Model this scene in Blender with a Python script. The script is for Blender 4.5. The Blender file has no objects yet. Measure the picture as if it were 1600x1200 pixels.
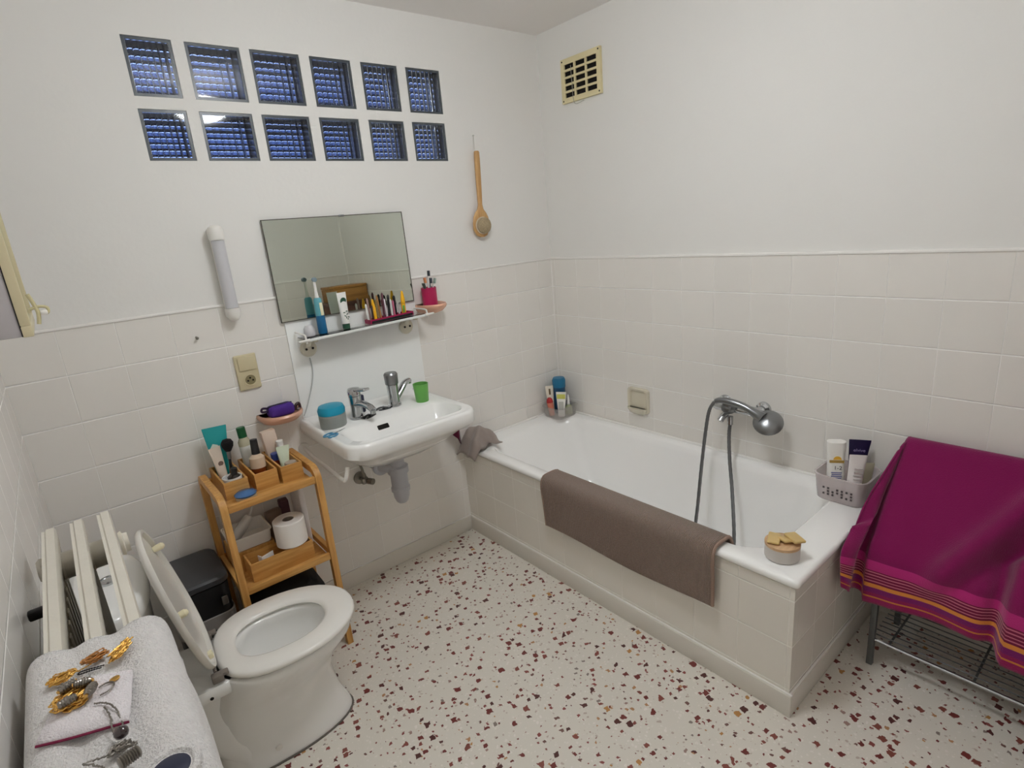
import bpy, bmesh, math, random
from mathutils import Vector, Matrix, Euler
random.seed(7)
sc = bpy.context.scene
COL = sc.collection
R = math.radians
PI = math.pi

# ------------------------------------------------------------------ helpers
def lin(h):
    h = h.lstrip('#')
    v = [int(h[i:i+2], 16)/255 for i in (0, 2, 4)]
    return tuple((c/12.92 if c <= .04045 else ((c+.055)/1.055)**2.4) for c in v) + (1,)

MATS = {}
def mat(name, color, rough=.5, metal=0, bump=None, spec=.5, coat=0, trans=0, ior=1.45, sheen=0, vary=None, emit=None):
    m = bpy.data.materials.new(name); m.use_nodes = True
    nt = m.node_tree; b = nt.nodes['Principled BSDF']
    c = lin(color) if isinstance(color, str) else tuple(color)+(1,)
    b.inputs['Base Color'].default_value = c
    b.inputs['Roughness'].default_value = rough
    b.inputs['Metallic'].default_value = metal
    b.inputs['Specular IOR Level'].default_value = spec
    b.inputs['IOR'].default_value = ior
    b.inputs['Coat Weight'].default_value = coat
    b.inputs['Transmission Weight'].default_value = trans
    b.inputs['Sheen Weight'].default_value = sheen
    tc = nt.nodes.new('ShaderNodeTexCoord')
    if vary:                                  # (scale, amount): gentle colour variation of the material itself
        n = nt.nodes.new('ShaderNodeTexNoise'); n.inputs['Scale'].default_value = vary[0]; n.inputs['Detail'].default_value = 6
        nt.links.new(tc.outputs['Object'], n.inputs['Vector'])
        mx = nt.nodes.new('ShaderNodeMix'); mx.data_type = 'RGBA'
        mx.inputs[6].default_value = tuple(x*(1-vary[1]) for x in c[:3])+(1,)
        mx.inputs[7].default_value = tuple(min(1, x*(1+vary[1])) for x in c[:3])+(1,)
        nt.links.new(n.outputs['Fac'], mx.inputs[0]); nt.links.new(mx.outputs[2], b.inputs['Base Color'])
    if bump:                                  # (scale, strength, distance)
        n = nt.nodes.new('ShaderNodeTexNoise'); n.inputs['Scale'].default_value = bump[0]; n.inputs['Detail'].default_value = 4
        nt.links.new(tc.outputs['Object'], n.inputs['Vector'])
        bp = nt.nodes.new('ShaderNodeBump'); bp.inputs['Strength'].default_value = bump[1]; bp.inputs['Distance'].default_value = bump[2]
        nt.links.new(n.outputs['Fac'], bp.inputs['Height']); nt.links.new(bp.outputs['Normal'], b.inputs['Normal'])
    MATS[name] = m
    return m

def mnode(nt, op, a, b=None):
    n = nt.nodes.new('ShaderNodeMath'); n.operation = op
    for i, v in enumerate((a, b)):
        if v is None: continue
        if isinstance(v, (int, float)): n.inputs[i].default_value = v
        else: nt.links.new(v, n.inputs[i])
    return n.outputs[0]

T = .15774                                    # tile pitch
def tile_mat(name, ua, u0, v0, tile, grout, g=.0042, rough=.25):
    """square tiles: ua = axis index for the horizontal direction, z vertical (object coordinates = room coordinates)"""
    m = bpy.data.materials.new(name); m.use_nodes = True; nt = m.node_tree; b = nt.nodes['Principled BSDF']
    tc = nt.nodes.new('ShaderNodeTexCoord'); sp = nt.nodes.new('ShaderNodeSeparateXYZ')
    nt.links.new(tc.outputs['Object'], sp.inputs[0])
    u = mnode(nt, 'DIVIDE', mnode(nt, 'SUBTRACT', sp.outputs[ua], u0), T)
    v = mnode(nt, 'DIVIDE', mnode(nt, 'SUBTRACT', sp.outputs[2], v0), T)
    fu, fv = mnode(nt, 'FRACT', u), mnode(nt, 'FRACT', v)
    du = mnode(nt, 'MINIMUM', fu, mnode(nt, 'SUBTRACT', 1.0, fu))
    dv = mnode(nt, 'MINIMUM', fv, mnode(nt, 'SUBTRACT', 1.0, fv))
    mrs = []
    for d, k in ((du, .55), (dv, 1.0)):
        mr = nt.nodes.new('ShaderNodeMapRange'); mr.interpolation_type = 'SMOOTHSTEP'
        nt.links.new(d, mr.inputs['Value'])
        mr.inputs['From Min'].default_value = g/T*.25*k; mr.inputs['From Max'].default_value = g/T*.75*k
        mr.inputs['To Min'].default_value = 1; mr.inputs['To Max'].default_value = 0
        mrs.append(mr.outputs[0])
    gm = mnode(nt, 'MAXIMUM', mnode(nt, 'MULTIPLY', mrs[0], .6), mrs[1])
    cmb = nt.nodes.new('ShaderNodeCombineXYZ')
    nt.links.new(mnode(nt, 'FLOOR', u), cmb.inputs[0]); nt.links.new(mnode(nt, 'FLOOR', v), cmb.inputs[1])
    wn = nt.nodes.new('ShaderNodeTexWhiteNoise'); nt.links.new(cmb.outputs[0], wn.inputs['Vector'])
    tl = lin(tile); mx0 = nt.nodes.new('ShaderNodeMix'); mx0.data_type = 'RGBA'
    mx0.inputs[6].default_value = tuple(x*.985 for x in tl[:3])+(1,); mx0.inputs[7].default_value = tuple(min(1, x*1.015) for x in tl[:3])+(1,)
    nt.links.new(wn.outputs['Value'], mx0.inputs[0])
    mx = nt.nodes.new('ShaderNodeMix'); mx.data_type = 'RGBA'
    nt.links.new(gm, mx.inputs[0]); nt.links.new(mx0.outputs[2], mx.inputs[6]); mx.inputs[7].default_value = lin(grout)
    nt.links.new(mx.outputs[2], b.inputs['Base Color'])
    no = nt.nodes.new('ShaderNodeTexNoise'); no.inputs['Scale'].default_value = 9; nt.links.new(tc.outputs['Object'], no.inputs['Vector'])
    hgt = mnode(nt, 'ADD', mnode(nt, 'MULTIPLY', gm, -1.0), mnode(nt, 'MULTIPLY', no.outputs['Fac'], .5))
    bp = nt.nodes.new('ShaderNodeBump'); bp.inputs['Strength'].default_value = .7; bp.inputs['Distance'].default_value = .002
    nt.links.new(hgt, bp.inputs['Height']); nt.links.new(bp.outputs['Normal'], b.inputs['Normal'])
    rg = nt.nodes.new('ShaderNodeMapRange'); nt.links.new(gm, rg.inputs['Value'])
    rg.inputs['To Min'].default_value = rough; rg.inputs['To Max'].default_value = .75
    nt.links.new(rg.outputs[0], b.inputs['Roughness'])
    return m

def terrazzo_mat():
    m = bpy.data.materials.new('terrazzo_vinyl'); m.use_nodes = True; nt = m.node_tree; b = nt.nodes['Principled BSDF']
    tc = nt.nodes.new('ShaderNodeTexCoord')
    dn = nt.nodes.new('ShaderNodeTexNoise'); dn.inputs['Scale'].default_value = 60; dn.inputs['Detail'].default_value = 3
    nt.links.new(tc.outputs['Object'], dn.inputs['Vector'])
    dv = nt.nodes.new('ShaderNodeVectorMath'); dv.operation = 'MULTIPLY_ADD'
    nt.links.new(dn.outputs['Color'], dv.inputs[0]); dv.inputs[1].default_value = (.018, .018, 0); nt.links.new(tc.outputs['Object'], dv.inputs[2])
    base = lin('#dfdad0'); cur = None
    def layer(prev, scale, keep, rad, metric, cols, seed):
        mp = nt.nodes.new('ShaderNodeMapping'); nt.links.new(dv.outputs[0], mp.inputs[0])
        mp.inputs['Location'].default_value = (seed*1.37, seed*.71, 0); mp.inputs['Rotation'].default_value = (0, 0, seed*.9)
        vo = nt.nodes.new('ShaderNodeTexVoronoi'); vo.voronoi_dimensions = '2D'; vo.distance = metric
        vo.inputs['Scale'].default_value = scale; nt.links.new(mp.outputs[0], vo.inputs['Vector'])
        sx = nt.nodes.new('ShaderNodeSeparateXYZ'); nt.links.new(vo.outputs['Color'], sx.inputs[0])
        rr = mnode(nt, 'MULTIPLY', mnode(nt, 'ADD', mnode(nt, 'POWER', sx.outputs[1], 1.6), .28), rad)
        a = mnode(nt, 'LESS_THAN', vo.outputs['Distance'], rr)
        k = mnode(nt, 'LESS_THAN', sx.outputs[0], keep)
        msk = mnode(nt, 'MULTIPLY', a, k)
        cr = nt.nodes.new('ShaderNodeValToRGB'); cr.color_ramp.interpolation = 'CONSTANT'
        els = cr.color_ramp.elements
        while len(els) < len(cols): els.new(.5)
        for e, (p, c) in zip(els, cols): e.position = p; e.color = lin(c)
        nt.links.new(sx.outputs[2], cr.inputs[0])
        mx = nt.nodes.new('ShaderNodeMix'); mx.data_type = 'RGBA'; nt.links.new(msk, mx.inputs[0])
        if prev is None: mx.inputs[6].default_value = base
        else: nt.links.new(prev, mx.inputs[6])
        nt.links.new(cr.outputs[0], mx.inputs[7])
        return mx.outputs[2]
    cur = layer(cur, 85, .45, .30, 'EUCLIDEAN', [(0, '#e8e2da'), (.5, '#ebe5de'), (.8, '#c4b6ab')], 3)
    cur = layer(cur, 46, .30, .30, 'MANHATTAN', [(0, '#8d4a45'), (.42, '#a2857c'), (.62, '#75534c'), (.8, '#b98a62'), (.92, '#8c8078')], 1)
    cur = layer(cur, 36, .36, .30, 'CHEBYCHEV', [(0, '#74312e'), (.5, '#86493f'), (.74, '#572c2a'), (.94, '#bb8850')], 2)
    nt.links.new(cur, b.inputs['Base Color'])
    b.inputs['Roughness'].default_value = .42
    return m

def wood_mat(name, c1, c2, axis=0, rough=.45, scale=1.0):
    m = bpy.data.materials.new(name); m.use_nodes = True; nt = m.node_tree; b = nt.nodes['Principled BSDF']
    tc = nt.nodes.new('ShaderNodeTexCoord'); mp = nt.nodes.new('ShaderNodeMapping'); nt.links.new(tc.outputs['Object'], mp.inputs[0])
    s = [90*scale]*3; s[axis] = 7*scale; mp.inputs['Scale'].default_value = s
    n = nt.nodes.new('ShaderNodeTexNoise'); n.inputs['Scale'].default_value = 1; n.inputs['Detail'].default_value = 5
    nt.links.new(mp.outputs[0], n.inputs['Vector'])
    cr = nt.nodes.new('ShaderNodeValToRGB'); cr.color_ramp.elements[0].position = .3; cr.color_ramp.elements[1].position = .7
    cr.color_ramp.elements[0].color = lin(c1); cr.color_ramp.elements[1].color = lin(c2)
    nt.links.new(n.outputs['Fac'], cr.inputs[0]); nt.links.new(cr.outputs[0], b.inputs['Base Color'])
    b.inputs['Roughness'].default_value = rough
    return m

# ---- mesh building
def BM(): return bmesh.new()
def box(bm, c, s, bev=0, seg=2, M=None):
    r = bmesh.ops.create_cube(bm, size=1); vs = r['verts']
    bmesh.ops.scale(bm, vec=s, verts=vs)
    if bev:
        es = list({e for v in vs for e in v.link_edges})
        rb = bmesh.ops.bevel(bm, geom=es, offset=bev, segments=seg, profile=.5, affect='EDGES', clamp_overlap=True)
        vs = list({v for f in rb['faces'] for v in f.verts} | {v for v in vs if v.is_valid})
    if M: bmesh.ops.transform(bm, matrix=M, verts=vs)
    bmesh.ops.translate(bm, vec=c, verts=vs)
    return vs
def loft(bm, rings, cap0=False, cap1=False, closed=True):
    V = [[bm.verts.new(p) for p in r] for r in rings]
    n = len(V[0])
    for a, b in zip(V, V[1:]):
        for i in range(n if closed else n-1):
            j = (i+1) % n
            bm.faces.new((a[i], a[j], b[j], b[i]))
    if cap0: bm.faces.new(list(reversed(V[0])))
    if cap1: bm.faces.new(V[-1])
    return V
def spline(pts, n=8):
    P = [Vector(p) for p in pts]; out = []
    for i in range(len(P)-1):
        p0, p1, p2, p3 = P[max(i-1, 0)], P[i], P[i+1], P[min(i+2, len(P)-1)]
        for k in range(n):
            t = k/n
            out.append(.5*((2*p1)+(p2-p0)*t+(2*p0-5*p1+4*p2-p3)*t*t+(3*p1-p0-3*p2+p3)*t**3))
    out.append(P[-1]); return out
def tube(bm, pts, r, n=10, cap=True, closed=False, flat=None):
    P = [Vector(p) for p in pts]; N = len(P); rings = []
    rad = r if hasattr(r, '__len__') else [r]*N
    def tan(i):
        if closed: return (P[(i+1) % N]-P[(i-1) % N]).normalized()
        return (P[min(i+1, N-1)]-P[max(i-1, 0)]).normalized()
    t0 = tan(0); up = Vector((0, 0, 1)) if abs(t0.z) < .9 else Vector((1, 0, 0))
    nrm = (up-t0*up.dot(t0)).normalized()
    for i in range(N):
        t = tan(i); nrm = (nrm-t*nrm.dot(t))
        nrm = nrm.normalized() if nrm.length > 1e-6 else t.orthogonal().normalized()
        bi = t.cross(nrm)
        fx, fy = flat if flat else (1, 1)
        rings.append([P[i]+(nrm*math.cos(2*PI*k/n)*fx+bi*math.sin(2*PI*k/n)*fy)*rad[i] for k in range(n)])
    if closed: rings.append(rings[0]); 
    V = loft(bm, rings, cap and not closed, cap and not closed)
    if closed: bmesh.ops.remove_doubles(bm, verts=V[0]+V[-1], dist=1e-7)
def lathe(bm, prof, n=28, M=None, sx=1, sy=1, cap=True):
    """prof: (radius, z) from bottom to top; zero radius at an end closes it"""
    rings = [[Vector((max(r, 1e-5)*math.cos(2*PI*k/n)*sx, max(r, 1e-5)*math.sin(2*PI*k/n)*sy, z)) for k in range(n)] for r, z in prof]
    if M: rings = [[M @ p for p in r] for r in rings]
    loft(bm, rings, cap, cap)
def rrect(cx, cy, hx, hy, r, z, n=6):
    pts = []
    for qx, qy, a0 in ((1, 1, 0), (-1, 1, 90), (-1, -1, 180), (1, -1, 270)):
        for k in range(n+1):
            a = R(a0+90*k/n)
            pts.append(Vector((cx+qx*(hx-r)+r*math.cos(a), cy+qy*(hy-r)+r*math.sin(a), z)))
    return pts
def egg(xb, xf, hw, z, cy=0, n=40, wide=.45, pb=2.6, pf=2.1, zf=None):
    """egg outline seen from above, blunt at xb, rounder at xf; widest at xb+wide*(len)"""
    xm = xb+(xf-xb)*wide; pts = []
    for k in range(n):
        a = 2*PI*k/n; c, s = math.cos(a), math.sin(a)
        p = pf if c > 0 else pb; L = (xf-xm) if c > 0 else (xm-xb)
        x = xm+L*math.copysign(abs(c)**(2/p), c); y = cy+hw*math.copysign(abs(s)**(2/p), s)
        zz = z if zf is None else z+(zf-z)*(x-xb)/(xf-xb)
        pts.append(Vector((x, y, zz)))
    return pts
def prism(bm, out, z0, z1, M=None):
    a = [Vector((x, y, z0)) for x, y in out]; b = [Vector((x, y, z1)) for x, y in out]
    if M: a = [M @ p for p in a]; b = [M @ p for p in b]
    loft(bm, [a, b], True, True)
def grid(bm, fn, nu, nv):
    V = [[bm.verts.new(fn(i/nu, j/nv)) for j in range(nv+1)] for i in range(nu+1)]
    for i in range(nu):
        for j in range(nv):
            bm.faces.new((V[i][j], V[i+1][j], V[i+1][j+1], V[i][j+1]))
def ball(bm, c, r, s=(1, 1, 1), sub=2):
    v = bmesh.ops.create_icosphere(bm, subdivisions=sub, radius=r)['verts']
    bmesh.ops.scale(bm, vec=s, verts=v); bmesh.ops.translate(bm, vec=c, verts=v)
def Tm(loc=(0, 0, 0), rx=0, ry=0, rz=0):
    return Matrix.Translation(loc) @ Euler((R(rx), R(ry), R(rz))).to_matrix().to_4x4()

ROOTM = {}
def mesh_obj(name, bm, m, sharp=35, smooth=True):
    bmesh.ops.recalc_face_normals(bm, faces=bm.faces)
    me = bpy.data.meshes.new(name); bm.to_mesh(me); bm.free()
    if m: me.materials.append(m)
    if smooth:
        for p in me.polygons: p.use_smooth = True
        me.set_sharp_from_angle(angle=R(sharp))
    o = bpy.data.objects.new(name, me); COL.objects.link(o)
    return o
def thing(name, label, cat, loc, rot=(0, 0, 0), group=None):
    o = bpy.data.objects.new(name, None); COL.objects.link(o); o.empty_display_size = .02
    o.location = loc; o.rotation_euler = [R(a) for a in rot]
    o['label'] = label; o['category'] = cat
    if group: o['group'] = group
    ROOTM[o.name] = Matrix.Translation(loc) @ Euler([R(a) for a in rot]).to_matrix().to_4x4()
    return o
def part(name, bm, m, parent, world=False, label=None, **k):
    if world: bmesh.ops.transform(bm, matrix=ROOTM[parent.name].inverted(), verts=bm.verts)
    o = mesh_obj(name, bm, m, **k); o.parent = parent
    ROOTM[o.name] = ROOTM.get(parent.name, Matrix())
    if label: o['label'] = label
    return o
def single(name, label, cat, bm, m, loc=(0, 0, 0), rot=(0, 0, 0), group=None, world=False, **k):
    M = Matrix.Translation(loc) @ Euler([R(a) for a in rot]).to_matrix().to_4x4()
    if world: bmesh.ops.transform(bm, matrix=M.inverted(), verts=bm.verts)
    o = mesh_obj(name, bm, m, **k); o.location = loc; o.rotation_euler = [R(a) for a in rot]
    o['label'] = label; o['category'] = cat; ROOTM[o.name] = M
    if group: o['group'] = group
    return o
def struct(name, bm, m, parent=None, **k):
    o = mesh_obj(name, bm, m, **k)
    if parent: o.parent = parent
    else: o['kind'] = 'structure'
    ROOTM[o.name] = Matrix()
    return o
def text(name, body, size, m, parent, M, depth=.0003, align='CENTER'):
    cu = bpy.data.curves.new(name, 'FONT'); cu.body = body; cu.size = size; cu.extrude = depth; cu.align_x = align; cu.align_y = 'CENTER'
    tmp = bpy.data.objects.new(name, cu); COL.objects.link(tmp)
    bpy.context.view_layer.update()
    me = bpy.data.meshes.new_from_object(tmp.evaluated_get(bpy.context.evaluated_depsgraph_get()))
    bpy.data.objects.remove(tmp); me.transform(M); me.materials.clear(); me.materials.append(m)
    o = bpy.data.objects.new(name, me); COL.objects.link(o); o.parent = parent
    return o

# ------------------------------------------------------------------ materials
PAINT = mat('wall_paint', '#e7e6e3', .7, bump=(60, .25, .002), vary=(2.2, .015))
CEIL = mat('ceiling_paint', '#ebe8e6', .8, bump=(40, .2, .002))
TILE_B = tile_mat('tiles_back', 0, -2.1511, 1.1837, '#e9e6e1', '#f7f6f4')
TILE_R = tile_mat('tiles_right', 1, -1.7617, 1.1837, '#e9e6e1', '#f7f6f4')
TILE_L = tile_mat('tiles_left', 1, -.33, 1.1837, '#e8e5e1', '#f3f1ee')
TILE_AF = tile_mat('tiles_apron', 1, -.226, .4065, '#e6e2da', '#f2f0ea')
TILE_AE = tile_mat('tiles_apron_end', 0, -.548, .4065, '#e6e2da', '#f2f0ea')
SKIRT = mat('skirting_vinyl', '#dad6ce', .45)
CAULK = mat('white_sealant', '#f1efec', .45)
FLOOR = terrazzo_mat()
CERAM = mat('white_ceramic', '#eeeeec', .12, coat=.3)
ENAMEL = mat('white_enamel', '#fafaf9', .14, coat=.3)
CHROME = mat('chrome', '#c4c6c8', .12, 1)
DARKCHROME = mat('satin_chrome', '#8f9193', .28, 1)
STEEL = mat('grey_steel', '#6f7172', .42, .7)
MIRROR = mat('mirror_silver', '#ccd2c8', .015, 1)
GLASS = mat('clear_glass', '#f2f6f4', .03, trans=1, ior=1.45)
BLOCK = mat('block_glass', '#cfd8e6', .05, trans=1, ior=1.46)
BLOCKSIDE = mat('block_side_coating', '#4b5156', .3)
PLASTIC = mat('white_plastic', '#e6e4df', .35)
FROST = mat('frosted_diffuser', '#c9c9cd', .28, spec=.6)
BEIGE = mat('beige_plastic', '#cdc2a0', .4)
CREAM = mat('cream_plastic', '#dfd3a8', .45)
BLACKP = mat('black_plastic', '#1d1d1f', .42)
CHARCOAL = mat('charcoal_plastic', '#3c3d40', .38)
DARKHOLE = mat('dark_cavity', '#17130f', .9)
PEACH = mat('peach_ceramic', '#dca98f', .25)
MAGENTA = mat('magenta_plastic', '#a8164f', .35)
PURPLE = mat('purple_fabric', '#472584', .8, bump=(90, .4, .002))
BAMBOO_X = wood_mat('bamboo_x', '#b37e3d', '#d2a15c', 0)
BAMBOO_Y = wood_mat('bamboo_y', '#b37e3d', '#d2a15c', 1)
BAMBOO_Z = wood_mat('bamboo_z', '#b37e3d', '#d2a15c', 2)
WOODBR = wood_mat('brush_wood', '#b48752', '#cca46c', 2, .5)
WOODDK = wood_mat('dark_brown_wood', '#4a2a1c', '#63392a', 2, .4)
WOODMD = wood_mat('oak_board', '#8f6026', '#b17f3c', 0, .45, .5)
RADW = mat('radiator_enamel', '#d3cec2', .35, bump=(35, .35, .002), vary=(18, .07))
GREYPIPE = mat('grey_waste_pipe', '#b9bac0', .4)
BRASS = mat('dull_nickel', '#8a857c', .35, .9)
def fabric(name, c, scale=260, st=.7, dist=.003, vary=(30, .12)):
    return mat(name, c, .95, bump=(scale, st, dist), sheen=.3, vary=vary, spec=.15)
TERRY = fabric('grey_terry', '#e9e6e4', 330, 1, .006, (120, .12))
MATBR = fabric('brown_mat_cotton', '#967c6c', 260, 1, .007, (190, .30))
CLOTHG = fabric('grey_washcloth', '#968a84', 320, .6, .003)
MAROON = fabric('maroon_cloth', '#4d0f26', 300, .5, .003)
FELT = fabric('white_fleece', '#efe9ec', 400, .9, .004, (60, .04))
GOLD = mat('gold', '#dcae5e', .28, 1)
SILVER = mat('old_silver', '#8d8780', .3, .9)
BLACKM = mat('black_metal', '#2c2a2c', .35, .6)
TEAL = mat('teal_plastic', '#128fae', .35)
GREYPL = mat('grey_plastic', '#8f9490', .4)
GREEN = mat('green_plastic', '#68ab52', .4)
NAVY = mat('navy_plastic', '#22263c', .35)
YELLOW = mat('yellow_plastic', '#f0b51c', .35)
WHITE = mat('white_label', '#efeeea', .4)
PAPER = mat('tissue_paper', '#eeebe7', .95, bump=(250, .4, .001))

# ------------------------------------------------------------------ room shell
L, D, H, ZT = 2.303, 2.70, 2.408, 1.334
PB = .004                                     # the tile face stands this much in front of the paint

def tiled_wall(name, tname, tm, paint_bm, tile_bm):
    w = struct(name, paint_bm, PAINT); struct(tname, tile_bm, tm, w); return w

# back wall with the twelve openings for the glass blocks
cols = [(-1.775, -1.634), (-1.596, -1.423), (-1.390, -1.214), (-1.175, -1.010), (-.967, -.804), (-.763, -.595)]
rows = [(2.024, 2.199), (1.829, 1.987)]
holes = []
bm = BM()
xs = sorted({-L-.12, .12} | {x for c in cols for x in c}); zs = sorted({-.02, H+.02} | {z for r in rows for z in r})
def V3(*p): return bm.verts.new(p)
y0, y1 = PB, .16
for i in range(len(xs)-1):
    for j in range(len(zs)-1):
        a, b, c, d = xs[i], xs[i+1], zs[j], zs[j+1]
        hole = (a, b) in cols and (c, d) in rows
        if not hole:
            for y in (y0, y1):
                bm.faces.new((V3(a, y, c), V3(b, y, c), V3(b, y, d), V3(a, y, d)))
        else:
            for p, q in (((a, c), (b, c)), ((b, c), (b, d)), ((b, d), (a, d)), ((a, d), (a, c))):
                bm.faces.new((V3(p[0], y0, p[1]), V3(q[0], y0, q[1]), V3(q[0], y1, q[1]), V3(p[0], y1, p[1])))
bmesh.ops.remove_doubles(bm, verts=bm.verts, dist=1e-5)
tb = BM(); box(tb, (-L/2, .005, (ZT+.0)/2), (L, .01, ZT))
wb = tiled_wall('wall_back', 'tiling', TILE_B, bm, tb)
bm = BM(); box(bm, (.10+PB, -D/2, H/2), (.2, D+.4, H+.04))
tb = BM(); box(tb, (.005, -D/2, ZT/2), (.01, D, ZT))
wr = tiled_wall('wall_right', 'tiling', TILE_R, bm, tb)
bm = BM(); box(bm, (-L-.10-PB, -D/2, H/2), (.2, D+.4, H+.04))
tb = BM(); box(tb, (-L-.005, -D/2, ZT/2), (.01, D, ZT))
wl = tiled_wall('wall_left', 'tiling', TILE_L, bm, tb)
bm = BM(); box(bm, (-L/2, -D-.10-PB, H/2), (L+.4, .2, H+.04))
tb = BM(); box(tb, (-L/2, -D-.005, ZT/2), (L, .01, ZT))
wf = tiled_wall('wall_front', 'tiling', TILE_B, bm, tb)
bm = BM(); box(bm, (-L/2, -D/2, -.05), (L+.4, D+.4, .1)); struct('floor', bm, FLOOR)
bm = BM(); box(bm, (-L/2, -D/2, H+.05), (L+.4, D+.4, .1)); struct('ceiling', bm, CEIL)
# white sealant line along the upper edge of the tiles, and down the corner
for nm, w, c, s in (('tile_edge', wf, (-L/2, -D+.0005, ZT), (L, .008, .012)), ('corner_joint', wf, (0, -D, H/2), (.010, .010, H)), ('tile_edge', wb, (-L/2, -.0005, ZT), (L, .008, .010)), ('tile_edge', wr, (-.0005, -D/2, ZT), (.008, D, .012)),
                    ('tile_edge', wl, (-L+.0005, -D/2, ZT), (.008, D, .010))):
    bm = BM(); box(bm, c, s, .003); struct(nm, bm, CAULK, w)
bm = BM(); box(bm, (0, 0, (ZT+.45)/2), (.006, .006, ZT-.45), .002); struct('corner_joint', bm, CAULK, wr)
# skirting
bm = BM(); box(bm, ((-L-.70)/2, -.005, .039), (L-.70, .010, .078), .003); struct('baseboard_back', bm, SKIRT)
bm = BM(); box(bm, (-L+.005, -D/2, .039), (.010, D-.02, .078), .003); struct('baseboard_left', bm, SKIRT)
bm = BM(); box(bm, (-.005, (-1.68-D)/2, .039), (.010, D-1.68, .078), .003); struct('baseboard_right', bm, SKIRT)

# ------------------------------------------------------------------ glass blocks
ORD = ['first', 'second', 'third', 'fourth', 'fifth', 'last']
def ribbed(w, h, y, t, vertical, n=7):
    """pane of glass: smooth outer face, rounded ribs on the other"""
    bm = BM(); st = 8*n
    def prof(k): return abs(math.sin(PI*k*n))*(.0036 if vertical else .0068)
    if vertical:
        a = [[Vector((-w/2+w*k/st, y, -h/2)), Vector((-w/2+w*k/st, y, h/2)), Vector((-w/2+w*k/st, y+t+prof(k/st), h/2)), Vector((-w/2+w*k/st, y+t+prof(k/st), -h/2))] for k in range(st+1)]
    else:
        a = [[Vector((-w/2, y, -h/2+h*k/st)), Vector((w/2, y, -h/2+h*k/st)), Vector((w/2, y-t-prof(k/st), -h/2+h*k/st)), Vector((-w/2, y-t-prof(k/st), -h/2+h*k/st))] for k in range(st+1)]
    loft(bm, a, True, True); return bm
lab_row = ['upper', 'lower']
for rI, (z0, z1) in enumerate(rows):
    for cI, (x0, x1) in enumerate(cols):
        w, h = x1-x0-.002, z1-z0-.002
        o = thing('glass_block', 'ribbed glass block, %s from the left in the %s row of the wall' % (ORD[cI] if cI < 5 else 'sixth', lab_row[rI]), 'glass block',
                  ((x0+x1)/2, .005, (z0+z1)/2), group='glass blocks high in the back wall')
        o['kind'] = 'thing'
        part('front_pane', ribbed(w-.018, h-.018, .004, .005, True), BLOCK, o, sharp=60)
        part('back_pane', ribbed(w-.018, h-.018, .084, .006, False), BLOCK, o, sharp=60)
        bm = BM()
        outr = [(-w/2, -h/2), (w/2, -h/2), (w/2, h/2), (-w/2, h/2)]; inr = [(x*(1-.017/w), z*(1-.017/h)) for x, z in outr]
        loft(bm, [[Vector((x, .001, z)) for x, z in outr], [Vector((x, .001, z)) for x, z in inr], [Vector((x, .090, z)) for x, z in inr], [Vector((x, .090, z)) for x, z in outr], [Vector((x, .001, z)) for x, z in outr]])
        bmesh.ops.remove_doubles(bm, verts=bm.verts, dist=1e-6)
        part('side_frame', bm, BLOCKSIDE, o)

# ------------------------------------------------------------------ bathtub
tub = thing('bathtub', 'white built-in bathtub with a tiled front along the right wall', 'bathtub', (-.35, -.83, 0))
RZ = .479
def rr(hx0, hx1, hy0, hy1, r, z): return rrect((hx0+hx1)/2, (hy0+hy1)/2, (hx1-hx0)/2, (hy1-hy0)/2, r, z, 8)
bm = BM()
rings = [rr(-.698, -.002, -1.658, -.002, .012, RZ-.028), rr(-.706, -.001, -1.668, -.001, .016, RZ-.024), rr(-.709, -.001, -1.671, -.001, .018, RZ-.014), rr(-.706, -.001, -1.668, -.001, .018, RZ-.004), rr(-.698, -.002, -1.66, -.002, .018, RZ),
         rr(-.648, -.044, -1.548, -.085, .135, RZ-.001), rr(-.638, -.054, -1.535, -.10, .13, RZ-.010), rr(-.628, -.064, -1.52, -.115, .125, RZ-.035),
         rr(-.605, -.085, -1.46, -.20, .12, .30), rr(-.58, -.11, -1.41, -.30, .11, .17), rr(-.555, -.135, -1.37, -.36, .10, .115), rr(-.50, -.19, -1.30, -.43, .08, .095)]
loft(bm, rings, False, True)
part('tub_shell', bm, ENAMEL, tub, world=True, sharp=50)
bm = BM(); lathe(bm, [(.032, 0), (.033, .003), (.022, .004), (0, .004)], 20, Tm((-.35, -1.18, .095))); part('drain', bm, CHROME, tub, world=True)
bm = BM(); box(bm, (-.685, -.83, (RZ-.03)/2), (.03, 1.66, RZ-.03)); ap = part('front_panel', bm, TILE_AF, tub)
ap.location = (0, 0, 0)
for v in ap.data.vertices: v.co = v.co
# tiled panels keep room coordinates: move the origin back to the room's
def room_coords(o):
    o.matrix_parent_inverse = ROOTM[o.parent.name].inverted()
room_coords(ap)
bm = BM(); box(bm, (-.335, -1.645, (RZ-.03)/2), (.669, .03, RZ-.03)); ae = part('end_panel', bm, TILE_AE, tub); room_coords(ae)
bm = BM(); box(bm, (-.705, -.8395, .039), (.010, 1.659, .078), .003); part('front_skirting', bm, SKIRT, tub, world=True)
bm = BM(); box(bm, (-.355, -1.664, .039), (.69, .010, .078), .003); part('end_skirting', bm, SKIRT, tub, world=True)
bm = BM(); box(bm, (-.7035, -.84, .080), (.006, 1.66, .005), .002); box(bm, (-.355, -1.6625, .080), (.69, .006, .005), .002); part('sealant_line', bm, CAULK, tub, world=True)
bm = BM(); box(bm, (-.35, -.008, RZ+.002), (.69, .015, .012), .005, 3); box(bm, (-.008, -.83, RZ+.002), (.015, 1.65, .012), .005, 3); part('wall_sealant', bm, CAULK, tub, world=True)

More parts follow.
